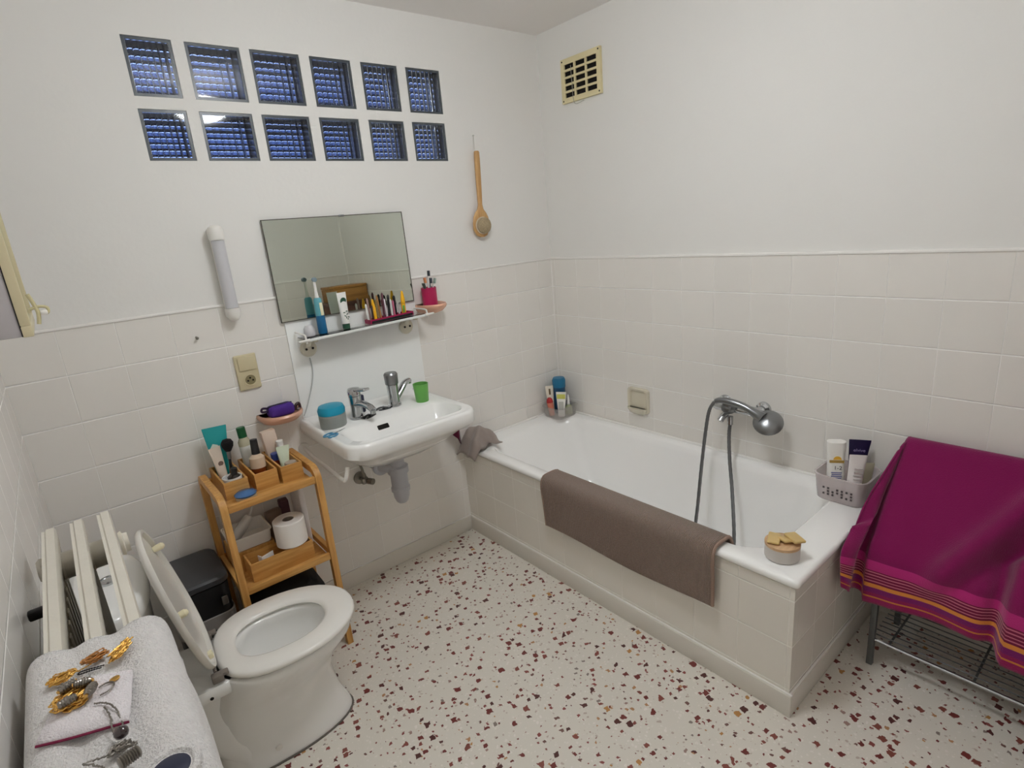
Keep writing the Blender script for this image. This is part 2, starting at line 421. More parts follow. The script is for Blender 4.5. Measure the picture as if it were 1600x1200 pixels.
# ------------------------------------------------------------------ camera, light, world (placed early so the rest is geometry only)
cam = bpy.data.cameras.new('camera'); co = bpy.data.objects.new('camera', cam); COL.objects.link(co)
cam.sensor_fit = 'HORIZONTAL'; cam.sensor_width = 36; cam.lens = 875.0503/1600*36; cam.clip_start = .02
co.location = (-2.1469, -2.257396, 1.522466)
co.rotation_euler = (1.295131, .086084, -.697666)
sc.camera = co

# lamp of the room: a round opal ceiling light in the middle of the ceiling
lamp = thing('ceiling_light', 'flattened opal globe light on a short stem under the white ceiling', 'ceiling light', (-1.27, -1.28, H))
bm = BM(); lathe(bm, [(0, -.022), (.045, -.022), (.05, -.018), (.05, 0), (0, 0)], 32); tube(bm, [(0, 0, -.02), (0, 0, -.085)], .012, 12); part('base', bm, PLASTIC, lamp)
OPAL = mat('opal_glass', '#ffffff', .3)
OPAL.node_tree.nodes['Principled BSDF'].inputs['Emission Color'].default_value = (.968, 1.003, 1.022, 1)
OPAL.node_tree.nodes['Principled BSDF'].inputs['Emission Strength'].default_value = 47.5
bm = BM(); ball(bm, (0, 0, -.145), .13, (1, 1, .5), 3); part('globe', bm, OPAL, lamp)

w = bpy.data.worlds.new('dusk'); sc.world = w; w.use_nodes = True; nt = w.node_tree
bg = nt.nodes['Background']; tc = nt.nodes.new('ShaderNodeTexCoord'); sp = nt.nodes.new('ShaderNodeSeparateXYZ'); nt.links.new(tc.outputs['Generated'], sp.inputs[0])
cr = nt.nodes.new('ShaderNodeValToRGB'); e = cr.color_ramp.elements
e[0].position = .0; e[0].color = (.004, .006, .014, 1); e[1].position = 1; e[1].color = (.03, .06, .18, 1)
for p, c in ((.44, (.006, .010, .03, 1)), (.49, (.03, .05, .15, 1)), (.52, (1.5, 1.8, 2.6, 1)), (.60, (.10, .17, .45, 1))):
    x = e.new(p); x.color = c
nt.links.new(mnode(nt, 'MULTIPLY_ADD', sp.outputs[2], .5), cr.inputs[0])
cr.inputs[0].links[0].from_node.inputs[2].default_value = .5
nt.links.new(cr.outputs[0], bg.inputs[0]); bg.inputs[1].default_value = 1.25
nzw = nt.nodes.new('ShaderNodeTexNoise'); nzw.inputs['Scale'].default_value = 5; nzw.inputs['Detail'].default_value = 3; nt.links.new(tc.outputs['Generated'], nzw.inputs['Vector'])
mrw = nt.nodes.new('ShaderNodeMapRange'); nt.links.new(nzw.outputs['Fac'], mrw.inputs['Value']); mrw.inputs['From Min'].default_value = .38; mrw.inputs['From Max'].default_value = .62; mrw.inputs['To Min'].default_value = .35; mrw.inputs['To Max'].default_value = 1.9
nt.links.new(mrw.outputs[0], bg.inputs[1])

vs = sc.view_settings; vs.view_transform = 'Standard'; vs.look = 'None'; vs.gamma = 1; vs.use_curve_mapping = False; vs.exposure = 0.0
sc.cycles.use_denoising = True
sc.cycles.max_bounces = 16; sc.cycles.diffuse_bounces = 12; sc.cycles.glossy_bounces = 6; sc.cycles.transmission_bounces = 12
sc.cycles.caustics_refractive = False; sc.cycles.sample_clamp_indirect = 8

# ------------------------------------------------------------------ wash basin
sink = thing('wash_basin', 'white ceramic wash basin hung on the wall under the mirror', 'sink', (-1.2, 0, .839))
SZ = .839; sx0, sx1, sy0, sy1 = -1.478, -.925, -.515, -.009
def sr(x0, x1, y0, y1, r, z, n=8):
    """basin outline: square at the wall, generously rounded in front"""
    pts = []
    cx = (x0+x1)/2
    for qx, qy, a0 in ((1, 1, 0), (-1, 1, 90), (-1, -1, 180), (1, -1, 270)):
        rr_ = .012 if qy > 0 else r
        px = x1-rr_ if qx > 0 else x0+rr_; py = y1-rr_ if qy > 0 else y0+rr_
        for k in range(n+1):
            a = R(a0+90*k/n); pts.append(Vector((px+rr_*math.cos(a), py+rr_*math.sin(a), z)))
    return pts
bm = BM()
rings = [sr(-1.30, -1.10, -.30, -.012, .07, SZ-.185), sr(-1.36, -1.045, -.36, -.012, .09, SZ-.165), sr(-1.42, -.985, -.44, -.010, .10, SZ-.115), sr(-1.45, -.955, -.485, -.009, .09, SZ-.075),
         sr(-1.465, -.938, -.507, -.009, .075, SZ-.062), sr(sx0, sx1, sy0, sy1, .075, SZ-.052), sr(sx0, sx1, sy0, sy1, .075, SZ-.012), sr(sx0+.004, sx1-.004, sy0+.004, sy1, .073, SZ-.003), sr(sx0+.012, sx1-.012, sy0+.012, sy1, .07, SZ),
         ]
bowl = [rrect(-1.2, -.378, .235, .100, .06, SZ, 8), rrect(-1.2, -.380, .228, .093, .058, SZ-.008, 8), rrect(-1.2, -.394, .208, .074, .05, SZ-.05, 8), rrect(-1.2, -.402, .175, .050, .042, SZ-.105, 8), rrect(-1.2, -.404, .10, .03, .028, SZ-.125, 8), rrect(-1.2, -.404, .03, .018, .015, SZ-.128, 8)]
rim2 = sr(sx0+.022, sx1-.022, sy0+.022, sy1-.02, .062, SZ-.004)
loft(bm, rings+[rim2], True, False)
# bridge the platform to the bowl
bmV = bm.verts[:]; bm.verts.ensure_lookup_table()
last = bm.verts[len(bm.verts)-36:]
bv = [[bm.verts.new(p) for p in r] for r in bowl]
for i in range(36):
    j = (i+1) % 36; bm.faces.new((last[i], last[j], bv[0][j], bv[0][i]))
for a, b in zip(bv, bv[1:]):
    for i in range(36):
        j = (i+1) % 36; bm.faces.new((a[i], a[j], b[j], b[i]))
bm.faces.new(bv[-1])
part('basin', bm, CERAM, sink, world=True, sharp=55)
bm = BM(); box(bm, (-1.252, -.3040, SZ-.030), (.048, .008, .020), .0038, 3, Tm(rx=-38)); part('overflow_slot', bm, DARKHOLE, sink, world=True)
bm = BM(); lathe(bm, [(0, 0), (.021, 0), (.022, .003), (.012, .004), (0, .003)], 20, Tm((-1.2, -.404, SZ-.1295))); part('drain', bm, CHROME, sink, world=True)
# waste trap
tr = thing('waste_trap', 'grey plastic bottle trap under the wash basin', 'trap', (-1.178, -.22, .42))
bm = BM(); lathe(bm, [(0, .425), (.020, .425), (.026, .432), (.033, .452), (.035, .478), (.040, .480), (.040, .496), (.036, .499), (.036, .560), (.044, .563), (.044, .590), (.030, .594), (.030, .652), (0, .652)], 24, Tm((-1.178, -.22, 0))); part('body', bm, GREYPIPE, tr, world=True)
bm = BM(); tube(bm, spline([(-1.178, -.22, .578), (-1.215, -.20, .590), (-1.235, -.15, .592), (-1.238, -.012, .592)], 6), .022, 14); part('outlet_pipe', bm, GREYPIPE, tr, world=True)
bm = BM(); lathe(bm, [(.024, 0), (.036, 0), (.036, .016), (.024, .016)], 20, Tm((-1.232, -.165, .592), rx=90)); part('nut', bm, GREYPIPE, tr, world=True)
# stop valve
va = thing('stop_valve', 'small metal angle valve on the tiles beside the grey trap', 'valve', (-1.262, -.012, .50))
bm = BM(); lathe(bm, [(0, 0), (.030, 0), (.028, .008), (.010, .012), (.010, .05), (0, .05)], 20, Tm((-1.262, -.001, .50), rx=90)); part('body', bm, BRASS, va, world=True)
bm = BM(); box(bm, (-1.262, -.052, .502), (.030, .024, .03), .006); lathe(bm, [(0, 0), (.014, 0), (.014, .026), (0, .028)], 14, Tm((-1.25, -.062, .498), rx=90, rz=25)); part('knob', bm, BRASS, va, world=True)
bm = BM(); tube(bm, spline([(-1.262, -.052, .515), (-1.268, -.056, .56), (-1.29, -.09, .61), (-1.295, -.11, .652)], 6), .006, 8); part('supply_hose', bm, BRASS, va, world=True)
# towel rail under the basin's left side
rl = thing('towel_rail', 'short white towel rail under the left side of the wash basin', 'towel rail', (-1.475, -.012, .74))
bm = BM(); tube(bm, spline([(-1.476, -.012, .715), (-1.480, -.10, .708), (-1.484, -.33, .700), (-1.486, -.41, .700)], 8)+spline([(-1.486, -.41, .700), (-1.486, -.432, .705), (-1.480, -.438, .722), (-1.470, -.434, .75)], 5)[1:], .0075, 10); part('rail', bm, PLASTIC, rl, world=True)
bm = BM(); lathe(bm, [(0, 0), (.022, 0), (.020, .008), (0, .009)], 18, Tm((-1.476, -.001, .715), rx=90)); part('rosette', bm, PLASTIC, rl, world=True)

# taps
def tap(name, label, x, y, rot, sp_pts):
    t = thing(name, label, 'tap', (x, y, SZ+.001), (0, 0, rot))
    bm = BM(); lathe(bm, [(0, 0), (.029, 0), (.029, .006), (.024, .009), (.0225, .05), (.024, .085), (.024, .092), (0, .093)], 24); part('body', bm, CHROME, t)
    bm = BM(); P = spline(sp_pts, 5); tube(bm, P, [.019-.005*i/len(P) for i in range(len(P))], 14, flat=(.7, 1)); lathe(bm, [(0, 0), (.011, 0), (.011, .014), (0, .014)], 16, Tm((0, sp_pts[-1][1]+.004, sp_pts[-1][2]-.014))); part('spout', bm, CHROME, t)
    return t
t1 = tap('mixer_tap', 'chrome mixer tap with flat lever behind the teal-lidded jar', -1.305, -.200, 12, [(0, -.012, .058), (0, -.05, .064), (0, -.085, .058), (0, -.108, .046)])
bm = BM(); lathe(bm, [(0, .094), (.025, .094), (.026, .112), (.022, .122), (0, .126)], 24); box(bm, (0, -.045, .121), (.030, .085, .011), .005, 3, Tm(rx=-8)); part('lever', bm, CHROME, t1)
t2 = tap('tap', 'second chrome tap with round knob beside the green tumbler', -1.128, -.180, 104, [(0, -.010, .028), (0, -.04, .052), (0, -.07, .078), (0, -.098, .084)])
bm = BM(); lathe(bm, [(.018, .0935), (.027, .094), (.029, .135), (.024, .142), (0, .143)], 24); part('knob', bm, DARKCHROME, t2)
bm = BM(); box(bm, (-1.266, -.155, SZ+.040), (.032, .022, .075), .006); single('small_bottle', 'small dark blue bottle behind the chrome mixer tap', 'bottle', bm, NAVY, (-1.266, -.155, SZ+.0015), world=True)
# things on the basin
j = thing('round_jar', 'round grey jar with a teal lid on the left of the basin', 'jar', (-1.408, -.205, SZ-.003), (0, 0, 20))
bm = BM(); lathe(bm, [(0, 0), (.046, 0), (.050, .006), (.051, .050), (.048, .054), (0, .054)], 32); part('body', bm, GREYPL, j)
bm = BM(); lathe(bm, [(.0, .0545), (.051, .0545), (.052, .070), (.046, .084), (.018, .090), (0, .090)], 32); part('lid', bm, TEAL, j, label='teal lid')
s_ = thing('scissors', 'small pair of scissors with blue loops on the basin edge', 'scissors', (-1.449, -.300, SZ-.0035), (0, 0, 25))
SCB = mat('blue_grip', '#4a86a8', .4)
for sgn in (-1, 1):
    bm = BM(); tube(bm, [(-.016+.016*math.cos(a)*1.35, sgn*.012+.0105*math.sin(a), .004) for a in [2*PI*k/16 for k in range(16)]], .0032, 8, closed=True); part('handle', bm, SCB, s_)
    bm = BM(); prism(bm, [(.006, sgn*.008), (.012, sgn*.002), (.062, -sgn*.001), (.03, -sgn*.004)], .002+.0012*(sgn > 0), .0032+.0012*(sgn > 0)); part('blade', bm, CHROME, s_)
c_ = thing('tumbler', 'green plastic tumbler on the right end of the basin', 'cup', (-1.022, -.228, SZ-.003))
bm = BM(); lathe(bm, [(0, 0), (.025, 0), (.027, .004), (.0325, .080), (.0298, .080), (.0255, .006), (0, .005)], 32); part('body', bm, GREEN, c_)
for i, (x, y, rz, lb) in enumerate(((-1.268, -.232, 15, 'black hair clip on the basin beside the mixer tap'), (-1.186, -.190, -20, 'black hair clip on the basin nearer the knob tap'))):
    h = thing('hair_clip', lb, 'hair clip', (x, y, SZ-.003), (0, 0, rz), 'black hair clips on the basin')
    bm = BM(); tube(bm, spline([(-.032, 0, .006), (-.01, .004, .012), (.02, 0, .008)], 5), .0045, 8, flat=(.7, 1.4)); part('upper_jaw', bm, BLACKP, h)
    bm = BM(); tube(bm, spline([(-.02, -.006, .0045), (.0, -.006, .0045), (.03, .004, .0045)], 5), .004, 8, flat=(.7, 1.4)); part('lower_jaw', bm, BLACKP, h)
    bm = BM(); lathe(bm, [(0, 0), (.006, 0), (.006, .02), (0, .02)], 12, Tm((0, -.010, .009), rx=-90)); part('spring', bm, BLACKM, h)

# ------------------------------------------------------------------ mirror, splash board, shelf
bm = BM(); box(bm, (-1.163, -.004, 1.03), (.586, .006, .43), .001); single('splash_board', 'smooth white board on the wall between basin and mirror', 'splashback', bm, mat('white_board', '#f8faf9', .22), (-1.163, -.0045, .815), world=True)
mi = thing('mirror', 'frameless rectangular wall mirror with a dark worn edge', 'mirror', (-1.174, -.0125, 1.236), (-1.15, 0, 0))
bm = BM(); box(bm, (0, -.003, .193), (.586, .0012, .382)); part('mirror_glass', bm, MIRROR, mi)
bm = BM(); EDGE = mat('mirror_edge', '#4b463d', .5)
for c, s in (((0, -.0026, .0015), (.592, .004, .003)), ((0, -.0026, .3845), (.592, .004, .003)), ((-.2945, -.0026, .193), (.003, .004, .386)), ((.2945, -.0026, .193), (.003, .004, .386))): box(bm, c, s)
part('edge', bm, EDGE, mi)
bm = BM(); box(bm, (.02, -.004, .384), (.022, .008, .008), .002); part('clip', bm, DARKCHROME, mi)
# glass shelf
sh = thing('glass_shelf', 'small glass shelf on white brackets under the mirror', 'shelf', (-1.15, -.008, 1.175), (0, -1.3, 0))
bm = BM(); box(bm, (0, -.062, 0), (.54, .112, .006), .002); part('glass_plate', bm, GLASS, sh)
bm = BM(); box(bm, (0, -.1195, -.001), (.54, .003, .010), .001); part('front_edge', bm, mat('shelf_edge', '#e3e6e4', .2), sh)
for x in (-.235, .215):
    b_ = BM(); lathe(b_, [(0, 0), (.034, 0), (.034, .004), (.028, .010), (0, .012)], 22, Tm((x, -.0, -.052), rx=90), 1, 1)
    tube(b_, spline([(x, -.010, -.040), (x, -.03, -.018), (x, -.06, -.010), (x, -.105, -.010)], 5), .008, 10, flat=(.7, 1.3))
    b_o = part('bracket', b_, mat('cream_bracket', '#d9d3c2', .35), sh)
    for dx in (-.012, .014):
        b2 = BM(); lathe(b2, [(0, 0), (.005, 0), (.005, .002), (0, .002)], 10, Tm((x+dx, -.0125, -.052), rx=90)); part('screw', b2, BLACKM, b_o)
for x, d in ((-.275, -1), (.265, 1)):
    bm = BM(); tube(bm, [(x, -.010, .022), (x, -.100, .022), (x, -.115, .019), (x, -.118, .008), (x, -.118, -.012)], .004, 8); part('end_rail', bm, PLASTIC, sh)
    bm = BM(); tube(bm, [(x-.012*d, -.1215, .001), (x+.030*d, -.1215, .001), (x+.034*d, -.1215, .001)], [.0055, .0045, .001], 10); part('end_knob', bm, PLASTIC, sh)
def shz(x): return 1.175+(x+1.15)*math.tan(R(1.3))+.0035
# electric toothbrush
tb_ = thing('electric_toothbrush', 'blue and teal electric toothbrush standing on the glass shelf', 'toothbrush', (-1.333, -.065, shz(-1.333)+.001))
BLUE1 = mat('toothbrush_blue', '#14608e', .35); BLUE2 = mat('toothbrush_light', '#5fa3b0', .35)
bm = BM(); lathe(bm, [(0, 0), (.0165, 0), (.018, .004), (.0175, .06), (.0165, .072), (0, .074)], 20); part('grip_base', bm, BLUE1, tb_)
bm = BM(); lathe(bm, [(0, .0725), (.0168, .0725), (.0165, .11), (.015, .135), (.0115, .141), (0, .143)], 20); part('grip_top', bm, BLUE2, tb_)
bm = BM(); box(bm, (.004, -.0170, .098), (.012, .004, .05), .0019, 2); part('button', bm, mat('pale_button', '#e8e3c2', .4), tb_)
bm = BM(); lathe(bm, [(0, .142), (.008, .142), (.0055, .165), (.0045, .205), (0, .206)], 14); part('neck', bm, WHITE, tb_)
bm = BM(); lathe(bm, [(0, 0), (.008, 0), (.009, .006), (.009, .016), (0, .016)], 16, Tm((0, .006, .212), rx=90)); part('brush_head', bm, mat('brush_bristle', '#7d8e98', .6), tb_)
# toothpaste tube on its cap
tp = thing('toothpaste_tube', 'white toothpaste tube with green print standing on the glass shelf', 'toothpaste', (-1.232, -.062, shz(-1.232)+.001), (0, 0, 12))
DKG = mat('dark_green', '#2e5a44', .4)
bm = BM(); lathe(bm, [(0, 0), (.015, 0), (.015, .018), (.012, .020), (0, .020)], 20); part('cap', bm, DKG, tp)
def tubebody(w, d, z0, z1, crimp=.006, n=24):
    b = BM(); rg = []
    for k in range(9):
        t = k/8; ww = d*(1-t)+w*t if t > 0 else d; dd = d*(1-t)**.8+.0012
        rg.append([Vector((ww*math.cos(2*PI*i/n), dd*math.sin(2*PI*i/n), z0+(z1-z0)*t)) for i in range(n)])
    rg.append([Vector((p.x, p.y*.8, z1+crimp)) for p in rg[-1]])
    loft(b, rg, True, True); return b
part('body', tubebody(.022, .0165, .0205, .140), WHITE, tp)
bm = BM(); lathe(bm, [(0, 0), (.014, 0), (.014, .0006), (0, .0006)], 22, Tm((0, -.0062, .112), rx=97)); part('round_emblem', bm, DKG, tp)
bm = BM()
for x, z, a in ((-.006, .052, 30), (.004, .058, -35), (.008, .046, 20), (-.002, .044, 80), (.003, .038, -60), (-.008, .066, 0), (.004, .070, 0)):
    lathe(bm, [(0, 0), (.0055, 0), (.0055, .0006), (0, .0006)], 10, Tm((x, -.0150+.0155*(z-.04)/.1*.55, z)) @ Euler((R(90+5), R(a), 0)).to_matrix().to_4x4() @ Matrix.Diagonal((1, .35, 1, 1)))
part('leaf_print', bm, DKG, tp)
# magenta tray with make-up pencils
ty = thing('makeup_tray', 'long magenta tray of make-up pencils on the glass shelf', 'tray', (-1.035, -.065, shz(-1.035)+.001), (0, -1.3, 3))
bm = BM(); box(bm, (0, 0, .0015), (.212, .050, .003)); 
for c, s in (((0, -.0235, .010), (.212, .003, .014)), ((0, .0235, .010), (.212, .003, .014)), ((-.1045, 0, .010), (.003, .0438, .014)), ((.1045, 0, .010), (.003, .0438, .014))): box(bm, c, s)
part('tray_body', bm, MAGENTA, ty)
bm = BM(); box(bm, (0, -.0257, .006), (.200, .001, .010)); part('dark_band', bm, BLACKP, ty)
PEN = [(-.097, 0, '#e9e7e4', .078, .0045, 'white', ''), (-.086, .006, '#9a7f78', .100, .0045, 'mauve brown', ''), (-.078, -.006, '#3a2a2c', .070, .004, 'short black', ''), (-.066, 0, '#f0b51c', .094, .0085, 'yellow', 'm'),
       (-.048, .006, '#8a7a52', .088, .0045, 'olive', ''), (-.036, .008, '#a57842', .105, .0045, 'tan', ''), (-.022, .004, '#5b3540', .112, .005, 'plum', ''), (-.010, 0, '#d9d2d6', .086, .0045, 'pale pink', ''), (.004, .008, '#232327', .100, .0055, 'tall black', ''),
       (.012, -.006, '#dfe5e2', .080, .004, 'slim white', ''), (.026, .002, '#c76f88', .074, .0045, 'rose', ''), (.036, .008, '#1e1c20', .092, .006, 'thick black', ''), (.048, -.004, '#b9b9b4', .066, .0045, 'silver grey', ''), (.072, 0, '#f0b51c', .106, .0095, 'yellow and green', 'g')]
pm = {}
for x, y, c, h, r_, nm, k in PEN:
    px = -1.035+x*1.0; g = 'make-up pencils in the magenta tray'
    loc = (px, -.065+y*.9, shz(px)+.0050); rot = (random.uniform(-4, 4), random.uniform(-3, 3), 0)
    mm = pm.setdefault(c, mat('pencil_'+nm.replace(' ', '_'), c, .35))
    if k:
        o = thing('mascara', ('%s mascara at the %s end of the magenta tray' % (nm, 'right') if k == 'g' else 'yellow mascara in the left half of the magenta tray'), 'mascara', loc, rot, 'yellow mascaras in the magenta tray')
        bm = BM(); lathe(bm, [(0, 0), (r_, 0), (r_, h*.48), (0, h*.48)], 16); part('tube', bm, mm, o)
        bm = BM(); lathe(bm, [(0, h*.49), (r_*1.02, h*.49), (r_*.95, h*.65), (r_*.45, h*.97), (0, h)], 16); part('cap', bm, mm, o)
        if k == 'g':
            bm = BM(); lathe(bm, [(r_+.0003, h*.12), (r_+.0003, h*.42)], 16); 
            bm.free(); bm = BM(); box(bm, (-.004, -r_+.001, h*.27), (.008, .004, h*.28), .001); part('green_print', bm, GREEN, o)
    else:
        o = thing('makeup_pencil', '%s make-up pencil standing in the magenta tray' % nm, 'make-up pencil', loc, rot, g)
        bm = BM(); lathe(bm, [(0, 0), (r_, 0), (r_, h*.8), (0, h*.8)], 12); part('barrel', bm, mm, o)
        bm = BM(); lathe(bm, [(0, h*.805), (r_*1.05, h*.805), (r_*1.0, h*.93), (r_*.4, h), (0, h)], 12); part('cap', bm, pm['#232327'] if nm in ('tall black', 'white', 'mauve brown') and '#232327' in pm else mm, o)
# pale soap-like charger at the left end of the shelf
ch = thing('toothbrush_charger', 'rounded pale grey charger on the left end of the glass shelf', 'charger', (-1.385, -.060, shz(-1.385)+.001))
bm = BM(); lathe(bm, [(0, 0), (.021, 0), (.023, .006), (.020, .030), (.012, .042), (0, .045)], 24, sx=1, sy=1.0); part('body', bm, mat('pale_grey_plastic', '#d3d2d6', .35), ch)
# charger lead
bm = BM(); tube(bm, spline([(-1.386, -.0115, 1.080), (-1.384, -.0115, 1.03), (-1.396, -.0115, .975), (-1.42, -.0115, .915), (-1.440, -.012, .872), (-1.455, -.018, .852)], 8), .0026, 8)
single('charger_lead', 'thin grey lead hanging from the shelf down to the basin', 'cable', bm, mat('grey_lead', '#b9bcbc', .5), (-1.44, -.013, .872), world=True)

# ------------------------------------------------------------------ peach soap dishes
def soap_dish(label, x, z, hw):
    o = thing('soap_dish', label, 'soap dish', (x, -.001, z), group='peach ceramic soap dishes on the back wall')
    bm = BM(); n = 24
    def half(sx_, sy_, zz): return [Vector((sx_*math.cos(PI*k/n), -max(0.0, sy_*math.sin(PI*k/n)**.75), zz)) for k in range(n+1)]
    rg = [half(hw*.55, .055, -.030), half(hw*.8, .085, -.022), half(hw*.97, .112, -.004), half(hw, .118, .006), half(hw*.97, .113, .014), half(hw*.88, .098, .012), half(hw*.80, .086, .002), half(hw*.6, .06, -.004)]
    loft(bm, rg, True, True); part('dish', bm, PEACH, o, sharp=60); return o
soap_dish('peach soap dish holding the toothbrush tumbler, right of the mirror', -.804, 1.200, .068)
soap_dish('peach soap dish holding the purple case, left of the basin', -1.545, .885, .085)
cu = thing('toothbrush_tumbler', 'magenta tumbler of toothbrushes on the peach soap dish', 'cup', (-.815, -.048, 1.2055), (0, 0, 0))
bm = BM(); lathe(bm, [(0, 0), (.034, 0), (.0345, .082), (.0315, .083), (.031, .006), (0, .005)], 30); part('body', bm, MAGENTA, cu)
TBR = [(-.018, .0, -9, 2, '#e9e6e0', '#d98f63', .128, 'white toothbrush with orange bristles in the magenta tumbler'), (.002, .012, 4, 0, '#f0efec', '#3d4046', .155, 'tallest white toothbrush with dark bristles in the magenta tumbler'),
       (.012, -.005, 6, -4, '#7e868c', '#4a4f58', .122, 'grey toothbrush at the front of the magenta tumbler'), (-.022, -.012, -20, 6, '#55605a', '#3c4440', .108, 'dark toothbrush leaning left in the magenta tumbler'), (.020, .010, 20, -2, '#ece9e4', '#93a59b', .122, 'white toothbrush leaning right in the magenta tumbler')]
for x, y, ry, rx, c, b, ln, lb in TBR:
    o = thing('toothbrush', lb, 'toothbrush', (-.815+x*.35, -.048+y*.5, 1.2065), (rx*.5, ry*.75, 0), 'toothbrushes in the magenta tumbler')
    mm = pm.setdefault(c, mat('brush_handle', c, .35)); mb = pm.setdefault(b, mat('bristles', b, .8))
    bm = BM(); tube(bm, [(0, 0, 0), (0, 0, ln*.6), (0, 0, ln*.8), (0, 0, ln)], [.0045, .005, .003, .0045], 10, flat=(.7, 1.2)); part('handle', bm, mm, o)
    bm = BM(); box(bm, (0, -.0095, ln-.012), (.009, .012, .024), .002); part('bristles', bm, mb, o)
pc = thing('purple_case', 'purple zipped case with a dark loop in the peach soap dish', 'case', (-1.548, -.050, .8875), (0, 0, 4))
bm = BM(); box(bm, (0, 0, .024), (.098, .056, .046), .016, 4); part('case', bm, PURPLE, pc, sharp=60)
bm = BM(); tube(bm, spline([(-.042, .0, .040), (-.066, .0, .046), (-.070, 0, .034), (-.046, 0, .030)], 6), .0045, 8); part('loop', bm, mat('dark_purple_cord', '#2c1838', .8), pc)
bm = BM(); tube(bm, spline([(-.045, -.004, .047), (0, -.004, .0485), (.045, -.004, .044)], 6), .003, 8); part('zip', bm, BLACKP, pc)
hc = thing('hair_tie', 'dark brown hair grip beside the purple case', 'hair grip', (-1.487, -.048, .8875), (0, 0, 10))
bm = BM(); tube(bm, spline([(-.006, 0, .006), (.0, 0, .026), (.012, 0, .030), (.014, 0, .012), (.002, 0, .006)], 6), .006, 10); part('grip', bm, mat('tortoise', '#3a2226', .35), hc)

# ------------------------------------------------------------------ wall fittings
wlamp = thing('wall_lamp', 'white vertical tube lamp on the wall left of the mirror', 'wall lamp', (-1.637, .003, 1.276))
bm = BM(); box(bm, (0, -.014, .17), (.034, .024, .29), .004); part('backplate', bm, PLASTIC, wlamp)
bm = BM(); lathe(bm, [(.0215, .048), (.0215, .285)], 26, Tm((0, -.042, 0))); part('diffuser', bm, FROST, wlamp)
bm = BM(); lathe(bm, [(0, .0), (.012, .003), (.021, .014), (.0245, .030), (.0245, .047), (0, .047)], 26, Tm((0, -.042, 0))); box(bm, (0, -.016, .03), (.040, .032, .034), .006); part('end_cap', bm, PLASTIC, wlamp)
bm = BM(); lathe(bm, [(0, .286), (.0255, .286), (.0255, .318), (.022, .330), (.012, .337), (0, .338)], 26, Tm((0, -.042, 0))); box(bm, (0, -.016, .308), (.042, .032, .040), .006); part('end_cap', bm, PLASTIC, wlamp)
so = thing('socket_plate', 'beige double plate with light switch above a socket', 'socket', (-1.626, -.001, 1.076))
bm = BM(); box(bm, (0, -.005, 0), (.080, .010, .136), .005, 3); part('plate', bm, BEIGE, so)
bm = BM(); box(bm, (.003, -.0135, .033), (.064, .006, .052), .002, 2, Tm(rx=3)); part('rocker', bm, BEIGE, so)
bm = BM(); lathe(bm, [(.0205, -.002), (.0225, 0), (.0225, .0035), (.0195, .0035), (.0185, .0005)], 28, Tm((.003, -.0105, -.031), rx=90), cap=False); part('socket_ring', bm, BEIGE, so)
bm = BM(); lathe(bm, [(0, 0), (.019, 0), (.019, .0012), (0, .0012)], 26, Tm((.003, -.0103, -.031), rx=90)); part('socket_well', bm, mat('painted_well_shade', '#857a5a', .5), so)  # flat disc in darker beige, the shade of the socket recess painted in
bm = BM(); 
for dx, dz in ((-.009, -.002), (.009, -.002), (0, .008)): lathe(bm, [(0, 0), (.0036, 0), (.0036, .001), (0, .001)], 10, Tm((.003+dx, -.0118, -.031+dz), rx=90))
part('pin_hole', bm, DARKHOLE, so)
# nail stub
bm = BM(); tube(bm, [(0, .003, 0), (0, -.014, -.003)], .0035, 8); ball(bm, (0, -.015, -.003), .0055); single('wall_plug', 'grey nail stub in the bare wall left of the tube lamp', 'nail', bm, BRASS, (-1.767, 0, 1.237))
# bath brush on a hook
hk = thing('wall_hook', 'small wire hook on the wall holding the long brush', 'hook', (-.4565, .003, 1.930))
bm = BM(); tube(bm, spline([(.010, .0, .010), (.008, -.014, .008), (.0, -.020, .0), (.0, -.020, -.052)], 6), .0022, 8); part('wire', bm, mat('white_wire', '#cfccc6', .4), hk)
bb = thing('bath_brush', 'long wooden bath brush hanging from the wall hook', 'brush', (-.462, -.020, 1.535), (0, 2.2, 0))
bm = BM()
HP = [(.335, .010), (.330, .0145), (.30, .0155), (.20, .0145), (.13, .013), (.095, .012), (.075, .018), (.058, .034), (.040, .044), (.010, .050), (-.02, .0475), (-.045, .032), (-.053, .012)]
rg = []
for z, hw_ in HP:
    rg.append([Vector((hw_*math.cos(2*PI*k/16), .0085*math.sin(2*PI*k/16), z)) for k in range(16)])
loft(bm, rg, True, True); part('handle', bm, WOODBR, bb, sharp=60)
bm = BM(); lathe(bm, [(0, 0), (.040, 0), (.0405, .004), (0, .004)], 28, Tm((0, -.009, 0), rx=90)); part('brush_rim', bm, mat('pale_rim', '#d8cdb8', .6), bb)
bm = BM(); lathe(bm, [(0, 0), (.036, 0), (.037, .016), (.030, .021), (0, .023)], 28, Tm((0, -.0135, 0), rx=90)); part('bristles', bm, mat('natural_bristle', '#ab9a7c', .95, bump=(220, 1, .006), vary=(160, .3)), bb)
